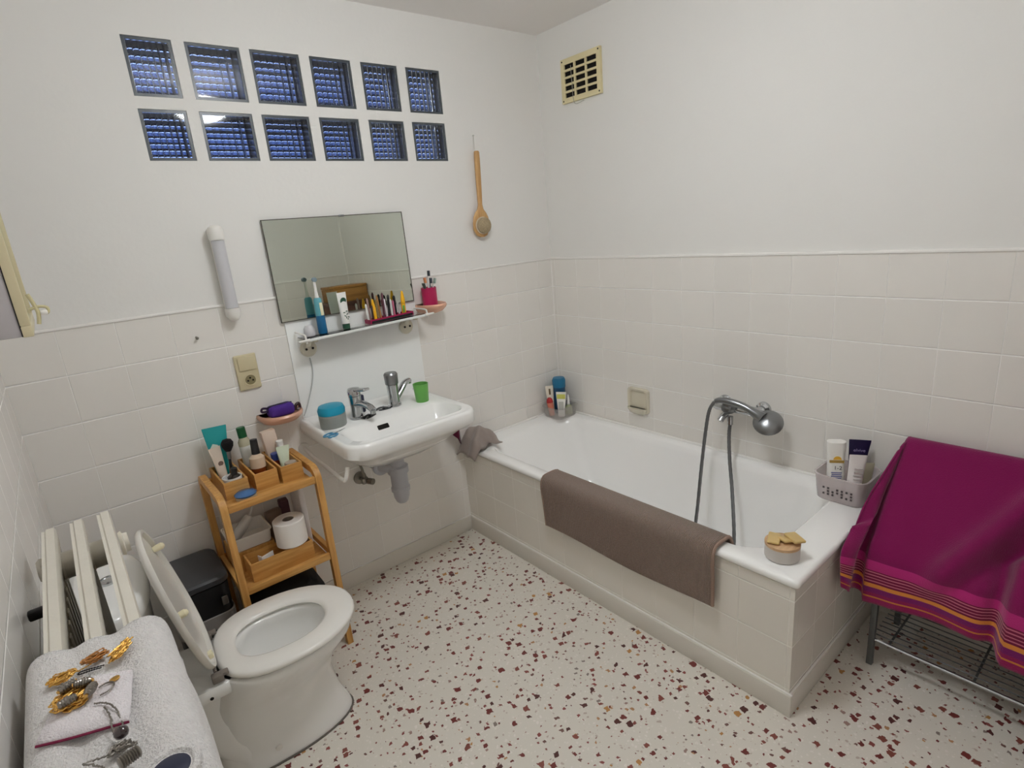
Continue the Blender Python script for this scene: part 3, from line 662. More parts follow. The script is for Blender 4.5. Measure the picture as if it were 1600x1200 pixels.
# vent grille on the right wall
ve = thing('vent_grille', 'cream plastic ventilation grille high on the right wall', 'vent', (.003, -.287, 2.158))
vy0, vy1, vz0, vz1 = -.123, .123, -.095, .095
ys = [vy0]; 
for k in range(3): ys += [vy0+.022+k*.0705, vy0+.022+k*.0705+.060]
ys.append(vy1); zz_ = [vz0]
for k in range(5): zz_ += [vz0+.022+k*.0305, vz0+.022+k*.0305+.021]
zz_.append(vz1)
bm = BM()
for i in range(len(ys)-1):
    for k in range(len(zz_)-1):
        a, b, c, d = ys[i], ys[i+1], zz_[k], zz_[k+1]
        if i % 2 == 1 and k % 2 == 1:
            for p, q in (((a, c), (b, c)), ((b, c), (b, d)), ((b, d), (a, d)), ((a, d), (a, c))):
                bm.faces.new((V3(-.014, p[0], p[1]), V3(-.014, q[0], q[1]), V3(-.007, q[0], q[1]), V3(-.007, p[0], p[1])))
        else:
            for x in (-.014, -.007): bm.faces.new((V3(x, a, c), V3(x, b, c), V3(x, b, d), V3(x, a, d)))
for p, q in (((vy0, vz0), (vy1, vz0)), ((vy1, vz0), (vy1, vz1)), ((vy1, vz1), (vy0, vz1)), ((vy0, vz1), (vy0, vz0))):
    bm.faces.new((V3(-.014, p[0], p[1]), V3(-.014, q[0], q[1]), V3(0, q[0], q[1]), V3(0, p[0], p[1])))
bmesh.ops.remove_doubles(bm, verts=bm.verts, dist=1e-5); part('grille', bm, CREAM, ve, smooth=False)
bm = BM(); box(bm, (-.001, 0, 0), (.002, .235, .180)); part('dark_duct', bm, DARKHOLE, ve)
for y in (vy0+.010, vy1-.010):
    for z in (vz0+.010, vz1-.010):
        bm = BM(); lathe(bm, [(0, 0), (.004, 0), (.003, .0015), (0, .0015)], 10, Tm((-.014, y, z), ry=-90)); part('screw', bm, BLACKM, ve)
bm = BM(); tube(bm, spline([(-.0165, .055, .060), (-.0165, .052, 0), (-.0165, .047, -.085), (-.0165, .03, -.110), (-.016, -.02, -.104)], 6), .0012, 6); part('pull_cord', bm, mat('grey_cord', '#a8a59c', .7), ve)
# recessed soap holder on the right wall
sn = thing('wall_soap_holder', 'small beige ceramic soap holder set in the tiles above the bath', 'soap holder', (-.001, -.572, .632))
bm = BM()
def yz(hy, hz, r, x, dz=0): return [Vector((x, p.x, p.y+dz)) for p in rrect(0, 0, hy, hz, r, 0, 5)]
loft(bm, [yz(.063, .064, .018, 0), yz(.063, .064, .018, -.012), yz(.060, .061, .017, -.017), yz(.052, .053, .015, -.016), yz(.048, .049, .014, -.010), yz(.045, .046, .012, -.003)], False, True); part('frame', bm, mat('beige_ceramic', '#d9d3c0', .2), sn, sharp=50)
bm = BM()
def lip(w, d, z): return [Vector((-.012-d*math.sin(PI*k/14)**.6, -w*math.cos(PI*k/14), z)) for k in range(15)]
loft(bm, [lip(.030, .004, -.072), lip(.046, .020, -.060), lip(.054, .030, -.046), lip(.056, .033, -.035), lip(.051, .028, -.035), lip(.049, .026, -.040)], True, True); part('lip', bm, mat('beige_ceramic_lip', '#d9d3c0', .2), sn, sharp=60)

# ------------------------------------------------------------------ toilet (local x points to the front of the bowl)
wc = thing('toilet', 'white ceramic toilet with raised lid between radiator and bathtub', 'toilet', (-2.02, -.585, 0), (0, 0, -4))
bm = BM()
rg = [egg(-.06, .355, .098, .003), egg(-.06, .355, .100, .012), egg(-.055, .350, .097, .03), egg(-.05, .325, .088, .10), egg(-.045, .312, .094, .19), egg(-.035, .335, .130, .26), egg(-.02, .375, .160, .31), egg(-.012, .398, .172, .335), egg(-.01, .405, .176, .362), egg(-.006, .400, .171, .370),
      egg(.055, .335, .108, .370, wide=.5), egg(.062, .328, .100, .360, wide=.5), egg(.062, .335, .108, .335, wide=.5), egg(.075, .315, .092, .29, wide=.5), egg(.10, .28, .065, .22, wide=.5), egg(.13, .24, .038, .17, wide=.5), egg(.15, .22, .02, .165, wide=.5)]
loft(bm, rg, True, True)
# rear deck that carries the cistern and the trapway below it
dk = [rrect(-.12, 0, .128, .090, .03, .318, 6), rrect(-.12, 0, .145, .112, .03, .328, 6), rrect(-.115, 0, .153, .121, .03, .335, 6), rrect(-.115, 0, .154, .122, .03, .360, 6), rrect(-.115, 0, .150, .117, .03, .370, 6)]
loft(bm, dk, True, True)
tw = [[Vector((x+hx*math.cos(2*PI*k/20), hy*math.sin(2*PI*k/20), z)) for k in range(20)] for x, z, hx, hy in ((.045, .003, .085, .094), (.035, .06, .085, .086), (.0, .13, .098, .074), (-.02, .19, .098, .070), (-.03, .25, .095, .070), (-.035, .325, .11, .085))]
loft(bm, tw, True, True)
part('bowl', bm, CERAM, wc, sharp=60)
bm = BM(); loft(bm, [egg(-.066, .361, .104, .0005), egg(-.066, .361, .104, .004), egg(-.055, .350, .095, .004)], False, False); part('floor_joint', bm, mat('dark_joint', '#6e6862', .8), wc)
bm = BM(); lathe(bm, [(0, 0), (.010, 0), (.010, .005), (0, .006)], 14, Tm((.10, -.0925, .055), rx=97)); part('fixing_cap', bm, PLASTIC, wc)
bm = BM(); tube(bm, spline([(-.06, -.01, .175), (-.14, -.01, .175), (-.20, -.0, .165), (-.265, .0, .16)], 5), .052, 18); part('outlet_pipe', bm, mat('cream_pipe', '#d6cdb2', .4), wc)
bm = BM(); lathe(bm, [(0, 0), (.005, 0), (.005, .001), (0, .001)], 12, Tm((-.03, -.1215, .345), rx=90)); part('bolt_hole', bm, DARKHOLE, wc)
# seat
bm = BM()
so_ = lambda g, z: egg(.0+g, .418-g, .182-g, z)
si_ = lambda g, z: egg(.062-g, .325+g, .102+g, z, wide=.5)
rg = [so_(.006, .3735), so_(.0, .380), so_(.002, .389), so_(.010, .394), si_(.014, .394), si_(.004, .390), si_(0, .383), si_(.006, .3735), so_(.006, .3735)]
loft(bm, rg); bmesh.ops.remove_doubles(bm, verts=bm.verts, dist=1e-6)
part('seat', bm, mat('seat_plastic', '#e9e7e2', .22), wc, sharp=60)
HB = mat('hinge_plastic', '#7d756e', .5)
for y in (-.105, .105):
    bm = BM(); box(bm, (-.004, y, .389), (.030, .026, .022), .004); box(bm, (.014, y, .396), (.022, .020, .010), .003); part('hinge', bm, HB, wc)
bm = BM(); tube(bm, [(-.006, -.09, .396), (-.006, .09, .396)], .005, 10); part('hinge_bar', bm, HB, wc)
ML = Tm((-.008, 0, .402), ry=-102)
bm = BM()
lo = lambda g, z: egg(.004+g, .428-g, .184-g, z)
rg = [lo(.0, -.014), lo(-.002, -.006), lo(.001, .002), lo(.012, .006), lo(.06, .007)]
loft(bm, rg+[], False, True)
loft(bm, [lo(.0, -.014), lo(.009, -.014), lo(.011, -.002), lo(.06, -.001)], False, True)
bmesh.ops.remove_doubles(bm, verts=bm.verts, dist=1e-6)
bmesh.ops.transform(bm, matrix=ML, verts=bm.verts); ld = part('lid', bm, mat('lid_plastic', '#dedbd4', .25), wc, sharp=50)
for x, y in ((.315, .135), (.245, -.155), (.06, -.10)):
    bm = BM(); M2 = ML @ Tm((x, y, -.0215), rx=180)
    if x > .1: lathe(bm, [(0, -.019), (.008, -.019), (.0095, -.010), (.010, .004), (.006, .010), (0, .012)], 16, M2)
    else: box(bm, (0, 0, -.006), (.016, .022, .012), .003, 2); bmesh.ops.transform(bm, matrix=M2, verts=bm.verts)
    part('bumper', bm, mat('cream_rubber', '#ebe3c2', .5) if 'cream_rubber' not in MATS else MATS['cream_rubber'], ld)
# cistern
bm = BM()
def dsh(xb, xf, hy, z, n=28):
    """D-shaped tank outline: flat at the wall, bowed in front"""
    pts = [Vector((xb, -hy, z)), ]
    for k in range(n+1):
        a = -PI/2+PI*k/n; pts.append(Vector((xb+.045+(xf-xb-.045)*abs(math.cos(a))**.62, hy*math.sin(a), z)))
    pts.append(Vector((xb, hy, z))); return pts
loft(bm, [dsh(-.265, -.135, .165, .373), dsh(-.265, -.120, .180, .42), dsh(-.265, -.108, .190, .50), dsh(-.265, -.103, .193, .665)], True, True)
ci = part('cistern', bm, CERAM, wc, sharp=60)
bm = BM(); loft(bm, [dsh(-.267, -.098, .197, .667), dsh(-.267, -.094, .200, .680), dsh(-.267, -.096, .199, .708), dsh(-.264, -.104, .192, .717), dsh(-.25, -.13, .165, .7205)], True, True); part('cistern_lid', bm, CERAM, wc, sharp=50)
bm = BM(); lathe(bm, [(0, 0), (.024, 0), (.024, .006), (.019, .009), (.018, .006), (0, .006)], 24, Tm((-.178, .012, .720))); part('flush_button', bm, CHROME, wc)

# ------------------------------------------------------------------ radiator
ra = thing('radiator', 'old cream cast radiator of three flat columns on the left wall', 'radiator', (-2.21, -1.42, 0))
RT = 1.012; ry0, ry1 = -.855, -2.05
for x in (-2.254, -2.208, -2.162):
    bm = BM()
    prof = [(-.009, .16), (.009, .16), (.009, .19), (.0045, .205), (.0045, .955), (.0105, .975), (.0115, 1.006), (.009, RT), (-.004, RT), (-.0065, RT-.004), (-.0115, RT-.002), (-.0115, .985), (-.0045, .960), (-.0045, .205), (-.009, .19)]
    def sec(y, dz=0): return [Vector((x+px, y, pz+(dz if pz > .9 else 0))) for px, pz in prof]
    loft(bm, [sec(ry0+.012), sec(ry0), sec(ry1)], True, True)
    pn = part('column_panel', bm, RADW, ra, world=True, sharp=40)
    bm = BM()
    k = ry0-.03
    while k > ry1:
        for sgn in (-1, 1): box(bm, (x+sgn*.0058, k, .575), (.004, .018, .72), .0015, 1)
        k -= .045
    part('ribs', bm, RADW, pn, world=True)
for z in (.952, .23):
    for xa, xb_ in ((-2.240, -2.222), (-2.194, -2.176)):
        bm = BM(); lathe(bm, [(.026, 0), (.030, .003), (.027, .006), (.027, .030), (.030, .033), (.026, .036)], 22, Tm((xa-.009, ry0-.055, z), ry=90)); lathe(bm, [(0, -.0), (.026, 0), (.026, .036), (0, .036)], 20, Tm((xa-.009, ry0-.055, z), ry=90)); part('connector', bm, RADW, ra, world=True)
bm = BM(); lathe(bm, [(0, 0), (.024, 0), (.026, .006), (.020, .008), (.020, .016), (.0, .016)], 22, Tm((-2.1495, ry0-.055, .957), ry=90)); part('end_nut', bm, RADW, ra, world=True)
bm = BM(); lathe(bm, [(0, 0), (.020, 0), (.026, .006), (.026, .016), (.0, .016)], 8, Tm((-2.283, ry0-.055, .957), ry=90)); part('air_valve', bm, RADW, ra, world=True)
bm = BM(); box(bm, (-2.284, -1.055, .945), (.034, .016, .018), .004); part('wall_bracket', bm, BLACKM, ra, world=True)
for y in (-1.0, -1.9):
    bm = BM(); box(bm, (-2.208, y, .075), (.115, .03, .15), .006); part('foot', bm, RADW, ra, world=True)
# towel over the radiator
def prof_eval(P, t):
    """point at fraction t of a polyline by length"""
    ls = [(P[i+1]-P[i]).length for i in range(len(P)-1)]; tot = sum(ls); d = t*tot
    for i, l_ in enumerate(ls):
        if d <= l_ or i == len(ls)-1: return P[i].lerp(P[i+1], d/l_)
        d -= l_
TP = spline([(-2.1245, 0, .70), (-2.1235, 0, .80), (-2.1245, 0, .93), (-2.129, 0, 1.000), (-2.142, 0, 1.022), (-2.162, 0, 1.0265), (-2.185, 0, 1.020), (-2.208, 0, 1.0265), (-2.231, 0, 1.020), (-2.254, 0, 1.0265), (-2.272, 0, 1.020), (-2.284, 0, .99), (-2.2885, 0, .92), (-2.289, 0, .78)], 6)
rnd = random.Random(3)
def towel_pt(u, v, off=0, y0=-1.352, y1=-2.08):
    p = prof_eval(TP, u); q = prof_eval(TP, min(1, u+.004)); t_ = (q-p).normalized() if u < .996 else Vector((0, 0, -1))
    n = Vector((-t_.z, 0, t_.x)); n = -n if n.z < 0 and abs(t_.x) > .4 else n
    if abs(t_.x) <= .4: n = Vector((1 if u < .5 else -.15, 0, .1))
    far = y0-.030*max(0, 1-abs(p.x+2.162)/.03*.5)*0-(.05 if u < .28 else 0)*(1-u/.28)**1.0-.018*math.sin(u*9)**2
    y = far+(y1-far)*v
    w_ = .004*math.sin(y*17+u*5)*(1 if u < .33 or u > .85 else .12)
    bul = .012*math.sin(PI*min(1, v*1.6))*(1 if u < .33 else 0)
    return Vector((p.x, y, p.z))+n*(off+abs(w_))+Vector((bul*(.33-u)/.33*.8 if u < .33 else 0, 0, 0))
bm = BM(); grid(bm, lambda u, v: towel_pt(u, v), 90, 44)
tw_ = single('towel', 'grey terry towel draped over the top of the radiator', 'towel', bm, TERRY, (-2.21, -1.70, 1.0275), world=True, sharp=80)
for p in tw_.data.polygons: p.use_smooth = True
sm = tw_.modifiers.new('thick', 'SOLIDIFY'); sm.thickness = .010; sm.offset = 0
# woven hem along the wall side
bm = BM(); grid(bm, lambda u, v: towel_pt(.80+.085*u, v, .0065+.0012), 6, 44); hb_ = part('woven_hem', bm, mat('hem_weave', '#c4bebb', .9, bump=(500, .6, .002)), tw_, world=True, label='flat woven border of the grey towel')
sm = hb_.modifiers.new('thick', 'SOLIDIFY'); sm.thickness = .002
TZ = 1.0335
pad = [(-2.239, -1.455), (-2.174, -1.492), (-2.187, -1.582), (-2.268, -1.545)]
bm = BM()
def padpt(u, v, z):
    a = Vector(pad[0]).lerp(Vector(pad[1]), u); b = Vector(pad[3]).lerp(Vector(pad[2]), u); p = a.lerp(b, v)
    return Vector((p.x, p.y, z+.001*math.sin(u*5)*math.sin(v*4)))
rgp = []
per = [(k/10, 0) for k in range(10)]+[(1, k/10) for k in range(10)]+[(1-k/10, 1) for k in range(10)]+[(0, 1-k/10) for k in range(10)]
for s_c, z in ((1, TZ), (1.01, TZ+.002), (.98, TZ+.0055), (.6, TZ+.006)):
    rgp.append([padpt(.5+(u-.5)*s_c, .5+(v-.5)*s_c, z) for u, v in per])
loft(bm, rgp, True, True)
fe = single('fleece_square', 'small white fleece square under the jewellery on the grey towel', 'cloth', bm, FELT, (-2.217, -1.52, TZ), world=True, sharp=80)
bm = BM(); tube(bm, [padpt(u, 1.005, TZ+.0015) for u in [k/12 for k in range(13)]], .0016, 6); part('red_edge', bm, mat('crimson_edge', '#7a1f40', .9), fe, world=True, label='crimson stitched edge of the fleece')
PZ = TZ+.0065
def chain(name, label, pts, r, m, wig=0, seed=0, turns=0, group=None, cat='necklace', loops=False):
    rn = random.Random(seed); P = spline(pts, 10); Q = []
    for i, p in enumerate(P):
        Q.append(p+Vector((rn.uniform(-wig, wig), rn.uniform(-wig, wig), abs(rn.uniform(0, wig))*.6)))
    b = BM(); rad = [r*(1.35 if i % 2 else .75) for i in range(len(Q))]
    tube(b, Q, rad, 6)
    return single(name, label, cat, b, m, tuple(Q[0]), group=group, world=True, sharp=80)
def tangle(cx, cy, z, rx, ry, n, seed, ang=0):
    rn = random.Random(seed); out = []
    for k in range(n):
        a = 2*PI*k*.37+rn.uniform(-.4, .4); q = .45+.55*rn.random()
        x, y = rx*q*math.cos(a), ry*q*math.sin(a)
        out.append((cx+x*math.cos(ang)-y*math.sin(ang), cy+x*math.sin(ang)+y*math.cos(ang), z+.0015+.006*rn.random()))
    return out
G1 = 'jewellery on the grey towel'
chain('gold_necklace', 'thin gold necklace heaped at the far left of the fleece square', tangle(-2.242, -1.442, TZ, .017, .010, 40, 1, .2)+[(-2.228, -1.440, TZ+.002), (-2.212, -1.437, TZ+.002)], .0008, GOLD, .0008, 1, group=G1)
chain('gold_necklace', 'rose gold chain in a flat knot beyond the fleece square', tangle(-2.207, -1.430, TZ, .016, .009, 34, 2, .1), .0008, mat('rose_gold', '#b98450', .35, 1), .001, 2, group=G1)
chain('gold_necklace', 'bright gold chain bundle at the far right corner of the fleece', tangle(-2.181, -1.440, TZ+.001, .026, .008, 52, 3, .9), .0008, GOLD, .001, 3, group=G1)
chain('gold_necklace', 'largest heap of gold chains on the middle of the fleece square', tangle(-2.231, -1.503, PZ, .024, .021, 120, 4, .3), .0009, GOLD, .001, 4, group=G1)
chain('hair_pin', 'thin dark wire hair pin beside the gold chains', [(-2.200, -1.452, TZ+.002), (-2.214, -1.447, TZ+.002), (-2.224, -1.444, TZ+.002), (-2.226, -1.448, TZ+.002), (-2.214, -1.451, TZ+.002), (-2.203, -1.455, TZ+.002)], .0008, BLACKM, 0, 5, cat='hair pin')
def bead(name, label, x, y, z, rz, r=.0058):
    o = thing(name, label, 'bead', (x, y, z), (0, 0, rz), 'ribbed silver beads on the fleece')
    b = BM(); lathe(b, [(0, -.009), (.003, -.009)]+[(r*(.82+.18*(k % 2))*(1-.25*abs(k-6)/6), -.008+.016*k/12) for k in range(13)]+[(.003, .009), (0, .009)], 18, Tm((0, 0, r+.001), ry=90)); part('coil', b, SILVER, o)
    b = BM(); tube(b, [(-.0105, 0, r+.001), (.0105, 0, r+.001)], .002, 8); part('pin', b, GOLD, o)
bead('silver_bead', 'ribbed silver bead at the far left of the gold heap', -2.235, -1.490, PZ+.006, 30)
bead('silver_bead', 'ribbed silver bead at the far right of the gold heap', -2.220, -1.497, PZ+.006, -20)
bead('silver_bead', 'ribbed silver bead on the near right of the gold heap', -2.214, -1.515, PZ+.005, 60)
bead('silver_bead', 'ribbed silver bead on the near left of the gold heap', -2.236, -1.517, PZ+.005, 10)
bm = BM(); lathe(bm, [(0, 0), (.0055, 0), (.0055, .0014), (0, .002)], 18, sx=1, sy=.75); single('gold_pendant', 'small round gold pendant alone on the fleece', 'pendant', bm, GOLD, (-2.192, -1.500, PZ+.0005), (0, 0, 20))
chain('earring', 'silver hook earring on the right of the fleece', [(-2.208, -1.504, PZ+.002), (-2.200, -1.502, PZ+.002), (-2.194, -1.506, PZ+.002), (-2.194, -1.514, PZ+.002), (-2.200, -1.519, PZ+.002), (-2.208, -1.520, PZ+.002)], .0009, SILVER, 0, 6, cat='earring')
chain('silver_necklace', 'dark silver chain running from the fleece to a round stone', [(-2.214, -1.530, PZ+.002), (-2.203, -1.540, PZ+.002), (-2.196, -1.558, PZ+.002), (-2.193, -1.580, TZ+.004), (-2.195, -1.598, TZ+.004), (-2.202, -1.590, TZ+.004), (-2.202, -1.565, PZ+.002), (-2.206, -1.545, PZ+.002)], .0009, SILVER, .0005, 7, group=G1)
bm = BM(); ball(bm, (0, 0, .0075), .0075, (1, 1, .9)); o = single('stone_pendant', 'round dark stone pendant on the grey towel', 'pendant', bm, mat('dark_stone', '#2b1b1c', .12, coat=1), (-2.195, -1.6015, TZ+.001))
chain('silver_necklace', 'tangled dark silver chain trailing left near the stone', tangle(-2.197, -1.618, TZ, .014, .009, 44, 8)+[(-2.208, -1.617, TZ+.002), (-2.220, -1.614, TZ+.002), (-2.230, -1.611, TZ+.002), (-2.222, -1.620, TZ+.002), (-2.214, -1.632, TZ+.002)], .0009, SILVER, .0008, 8, group=G1)
o = thing('silver_bead', 'ribbed silver bead beside the tangled dark chain, apart from the gold heap', 'bead', (-2.192, -1.645, TZ+.001), (0, 0, 15))
b = BM(); lathe(b, [(0, -.010), (.004, -.010)]+[(.0070*(.84+.16*(k % 2)), -.009+.018*k/16) for k in range(17)]+[(.004, .010), (0, .010)], 18, Tm((0, 0, .0080), ry=90)); part('coil', b, SILVER, o)
nv = thing('navy_jar', 'dark navy jar with a pale rim at the near edge of the grey towel', 'jar', (-2.163, -1.694, TZ+.001))
bm = BM(); lathe(bm, [(.019, 0), (.026, 0), (.028, .006), (.027, .012), (.022, .013), (.019, .010)], 28); part('rim', bm, TERRY, nv)
bm = BM(); lathe(bm, [(0, .001), (.0215, .001), (.021, .009), (.012, .012), (0, .013)], 26); part('lid', bm, NAVY, nv)

# ------------------------------------------------------------------ medicine cabinet on the left wall
mc = thing('mirror_cabinet', 'grey wall cabinet with a beige front frame at the left edge', 'cabinet', (-L+.002, -.80, 1.394))
bm = BM(); box(bm, (-2.2495, -.585, 1.70), (.1025, .43, .61), .002); part('body', bm, mat('cabinet_grey', '#b5b0b2', .35), mc, world=True)
bm = BM()
for c, s in (((-2.189, -.585, 1.4045), (.0175, .434, .022)), ((-2.189, -.585, 1.9965), (.0175, .434, .022)), ((-2.189, -.793, 1.7005), (.0175, .018, .571)), ((-2.189, -.377, 1.7005), (.0175, .018, .571))): box(bm, c, s, .002)
part('door_frame', bm, BEIGE, mc, world=True)
bm = BM(); box(bm, (-2.190, -.585, 1.70), (.006, .40, .575)); part('mirror_glass', bm, MIRROR, mc, world=True)
bm = BM(); box(bm, (-2.1975, -.8005, 1.70), (.003, .002, .61)); part('painted_gap_shadow', bm, BLACKM, mc, world=True)  # solid dark strip painted in as the shadow between body and frame
cl = thing('plastic_clip', 'pale yellow plastic claw clip hooked on the cabinet frame', 'clip', (-2.168, -.79, 1.415))
CLP = mat('clear_yellow_plastic', '#ece2b4', .25, trans=.35)
bm = BM(); tube(bm, spline([(0, 0, .0), (.004, 0, .022), (.0, 0, .045), (-.004, 0, .060)], 5), .0035, 8); part('jaw', bm, CLP, cl)
bm = BM(); tube(bm, spline([(-.008, 0, .030), (.008, 0, .034), (.020, 0, .030), (.018, 0, .020), (.006, 0, .022)], 5), .003, 8); part('arm', bm, CLP, cl)
bm = BM(); box(bm, (.013, 0, .022), (.012, .012, .010), .003); part('tip', bm, PLASTIC, cl)

# ------------------------------------------------------------------ pedal bin
bi = thing('pedal_bin', 'black plastic waste bin between the toilet and the bamboo shelf', 'waste bin', (-1.98, -.145, 0))
bm = BM(); loft(bm, [rrect(0, 0, .078, .095, .03, .0, 6), rrect(0, 0, .082, .10, .03, .01, 6), rrect(0, 0, .090, .112, .035, .415, 6), rrect(0, 0, .085, .107, .033, .418, 6)], True, True); part('body', bm, BLACKP, bi)
bm = BM()
def lidr(g, z0, z1, r=.036): return [Vector((p.x, p.y, z0+(z1-z0)*(p.y+.117)/.234)) for p in rrect(0, 0, .094-g, .117-g, r, 0, 6)]
loft(bm, [lidr(.004, .4185, .4185), lidr(0, .424, .426), lidr(0, .440, .452), lidr(.006, .447, .460), lidr(.022, .449, .464, .026)], True, True); part('lid', bm, CHARCOAL, bi, label='charcoal lid')
bm = BM(); loft(bm, [rrect(0, -.002, .0895, .108, .034, .255, 6), rrect(0, -.002, .092, .1105, .034, .258, 6), rrect(0, -.002, .093, .1115, .034, .305, 6), rrect(0, -.002, .0905, .109, .034, .308, 6)], False, False); part('grey_band', bm, mat('grey_band', '#96928f', .5), bi, label='grey band round the bin')
bm = BM(); box(bm, (.062, -.1215, .36), (.020, .012, .034), .003); part('catch', bm, DARKCHROME, bi)

# ------------------------------------------------------------------ bamboo shelf unit
ca = thing('bamboo_shelf', 'three-tier bamboo shelf unit standing beside the toilet', 'shelf unit', (-1.708, -.19, 0))
xl, xr, yf, yb, zt, lw = -1.866, -1.550, -.352, -.022, .752, .026
for x in (xl, xr):
    r = .05; out = []
    out += [(yf, 0), (yf, zt-r)]+[(yf+r-r*math.cos(R(a)), zt-r+r*math.sin(R(a))) for a in range(15, 90, 15)]+[(yf+r, zt), (yb-r, zt)]+[(yb-r+r*math.sin(R(a)), zt-r+r*math.cos(R(a))) for a in range(15, 90, 15)]+[(yb, zt-r), (yb, 0)]
    r2 = r-lw
    out += [(yb-lw, 0), (yb-lw, zt-r)]+[(yb-r+r2*math.cos(R(a)), zt-r+r2*math.sin(R(a))) for a in range(15, 90, 15)]+[(yb-r, zt-lw), (yf+r, zt-lw)]+[(yf+r-r2*math.sin(R(a)), zt-r+r2*math.cos(R(a))) for a in range(15, 90, 15)]+[(yf+lw, zt-r), (yf+lw, 0)]
    bm = BM(); a = [Vector((x-.011, y, z)) for y, z in out]; b = [Vector((x+.011, y, z)) for y, z in out]; loft(bm, [a, b], True, True)
    part('side_frame', bm, BAMBOO_Z, ca, world=True, sharp=30)
for z in (.703, .392, .085):
    bm = BM(); box(bm, ((xl+xr)/2, (yf+yb)/2, z-.005), (xr-xl-.023, yb-yf-.05, .010), .001); s_o = part('shelf_board', bm, BAMBOO_X, ca, world=True)
    bm = BM(); box(bm, ((xl+xr)/2, yf+.012, z+.004), (xr-xl-.023, .018, .026), .003); part('front_lip', bm, BAMBOO_X, s_o, world=True)
    bm = BM(); box(bm, ((xl+xr)/2, yb-.012, z+.004), (xr-xl-.023, .018, .026), .003); part('back_lip', bm, BAMBOO_X, s_o, world=True)
    if z < .7:
        for x in (xl, xr):
            bm = BM(); box(bm, (x, (yf+yb)/2, z+.012), (.018, yb-yf-2*lw-.001, .026), .003); part('side_rail', bm, BAMBOO_Y, ca, world=True)
def open_box(name, label, x0, x1, y0, y1, z0, z1, m, group, t=.006, cat='box'):
    o = thing(name, label, cat, ((x0+x1)/2, (y0+y1)/2, z0), group=group)
    b = BM(); cx, cy, hx, hy = (x0+x1)/2, (y0+y1)/2, (x1-x0)/2, (y1-y0)/2
    box(b, (cx, cy, z0+t/2), (2*hx, 2*hy, t))
    for c, s in (((cx, y0+t/2, (z0+t+z1)/2), (2*hx, t, z1-z0-t)), ((cx, y1-t/2, (z0+t+z1)/2), (2*hx, t, z1-z0-t)), ((x0+t/2, cy, (z0+t+z1)/2), (t, 2*hy-2*t, z1-z0-t)), ((x1-t/2, cy, (z0+t+z1)/2), (t, 2*hy-2*t, z1-z0-t))): box(b, c, s)
    part('box_body', b, m, o, world=True); return o
GB = 'open bamboo boxes on the bamboo shelf'
S1 = .7036
open_box('bamboo_box', 'left open bamboo box on the top shelf, holding a teal tube', -1.836, -1.758, -.256, -.0475, S1, .765, BAMBOO_X, GB)
open_box('bamboo_box', 'middle open bamboo box on the top shelf, holding a green-capped bottle', -1.738, -1.660, -.262, -.0475, S1, .765, BAMBOO_X, GB)
open_box('bamboo_box', 'right open bamboo box on the top shelf, holding a beige carton', -1.650, -1.574, -.272, -.0475, S1, .765, BAMBOO_X, GB)
open_box('bamboo_box', 'long open bamboo box at the front of the middle shelf', -1.822, -1.600, -.300, -.205, .3926, .462, BAMBOO_X, GB)
open_box('bamboo_box', 'bamboo box under the white organiser on the middle shelf', -1.850, -1.706, -.198, -.050, .3926, .470, BAMBOO_Z, GB)
B1 = S1+.0065
# contents of the top boxes
t_ = thing('cream_tube', 'teal cream tube standing upside down in the left bamboo box', 'tube', (-1.801, -.085, B1+.003), (-4, 2, -4))
TEALT = mat('teal_tube', '#1f9a9c', .4)
bm = BM(); lathe(bm, [(0, 0), (.020, 0), (.020, .024), (0, .024)], 20); part('cap', bm, WHITE, t_)
part('body', tubebody(.040, .020, .0245, .200), TEALT, t_)
bm = BM(); lathe(bm, [(0, 0), (.020, 0), (.018, .0012), (0, .0012)], 7, Tm((-.012, -.0125, .115), rx=95) @ Matrix.Diagonal((.9, 1.7, 1, 1))); part('pale_splash', bm, mat('pale_mint', '#d5ded2', .5), t_)
t_ = thing('cream_tube', 'beige cream tube leaning in front of the teal tube', 'tube', (-1.806, -.132, B1+.003), (-5, -3, 10))
bm = BM(); lathe(bm, [(0, 0), (.012, 0), (.012, .016), (0, .016)], 16); part('cap', bm, WHITE, t_)
part('body', tubebody(.021, .013, .0165, .140), mat('beige_tube', '#d9cbbb', .45), t_)
bm = BM(); lathe(bm, [(0, 0), (.009, 0), (.009, .0008), (0, .0008)], 16, Tm((.002, -.0085, .085), rx=95)); part('round_print', bm, mat('brown_print', '#7d675c', .5), t_)
t_ = thing('makeup_brush', 'black powder brush standing in the left bamboo box', 'make-up brush', (-1.782, -.132, B1+.003), (-4, 4, 0))
bm = BM(); lathe(bm, [(0, 0), (.004, 0), (.0055, .03), (.0045, .09), (0, .09)], 12); part('handle', bm, BLACKP, t_)
bm = BM(); lathe(bm, [(0, .0905), (.0065, .0905), (.0075, .118), (0, .118)], 14); part('ferrule', bm, DARKCHROME, t_)
bm = BM(); lathe(bm, [(0, .1185), (.009, .1185), (.019, .137), (.021, .150), (.014, .162), (0, .166)], 16); part('bristles', bm, mat('black_bristle', '#121013', .95, bump=(260, 1, .006)), t_)
t_ = thing('round_dish', 'white round dish holding a dark jar in the left bamboo box', 'dish', (-1.797, -.212, B1))
bm = BM(); lathe(bm, [(0, 0), (.024, 0), (.0315, .04), (.0320, .058), (.0295, .058), (.026, .030), (0, .028)], 26); part('dish_body', bm, CERAM, t_)
t_ = thing('dark_jar', 'dark glass jar with black cap standing in the white dish', 'jar', (-1.793, -.213, B1+.0295), (8, 6, 0))
bm = BM(); lathe(bm, [(0, .002), (.016, .001), (.022, .010), (.0225, .026), (.012, .038), (0, .038)], 22); part('body', bm, mat('dark_brown_glass', '#23150f', .12, coat=.5), t_)
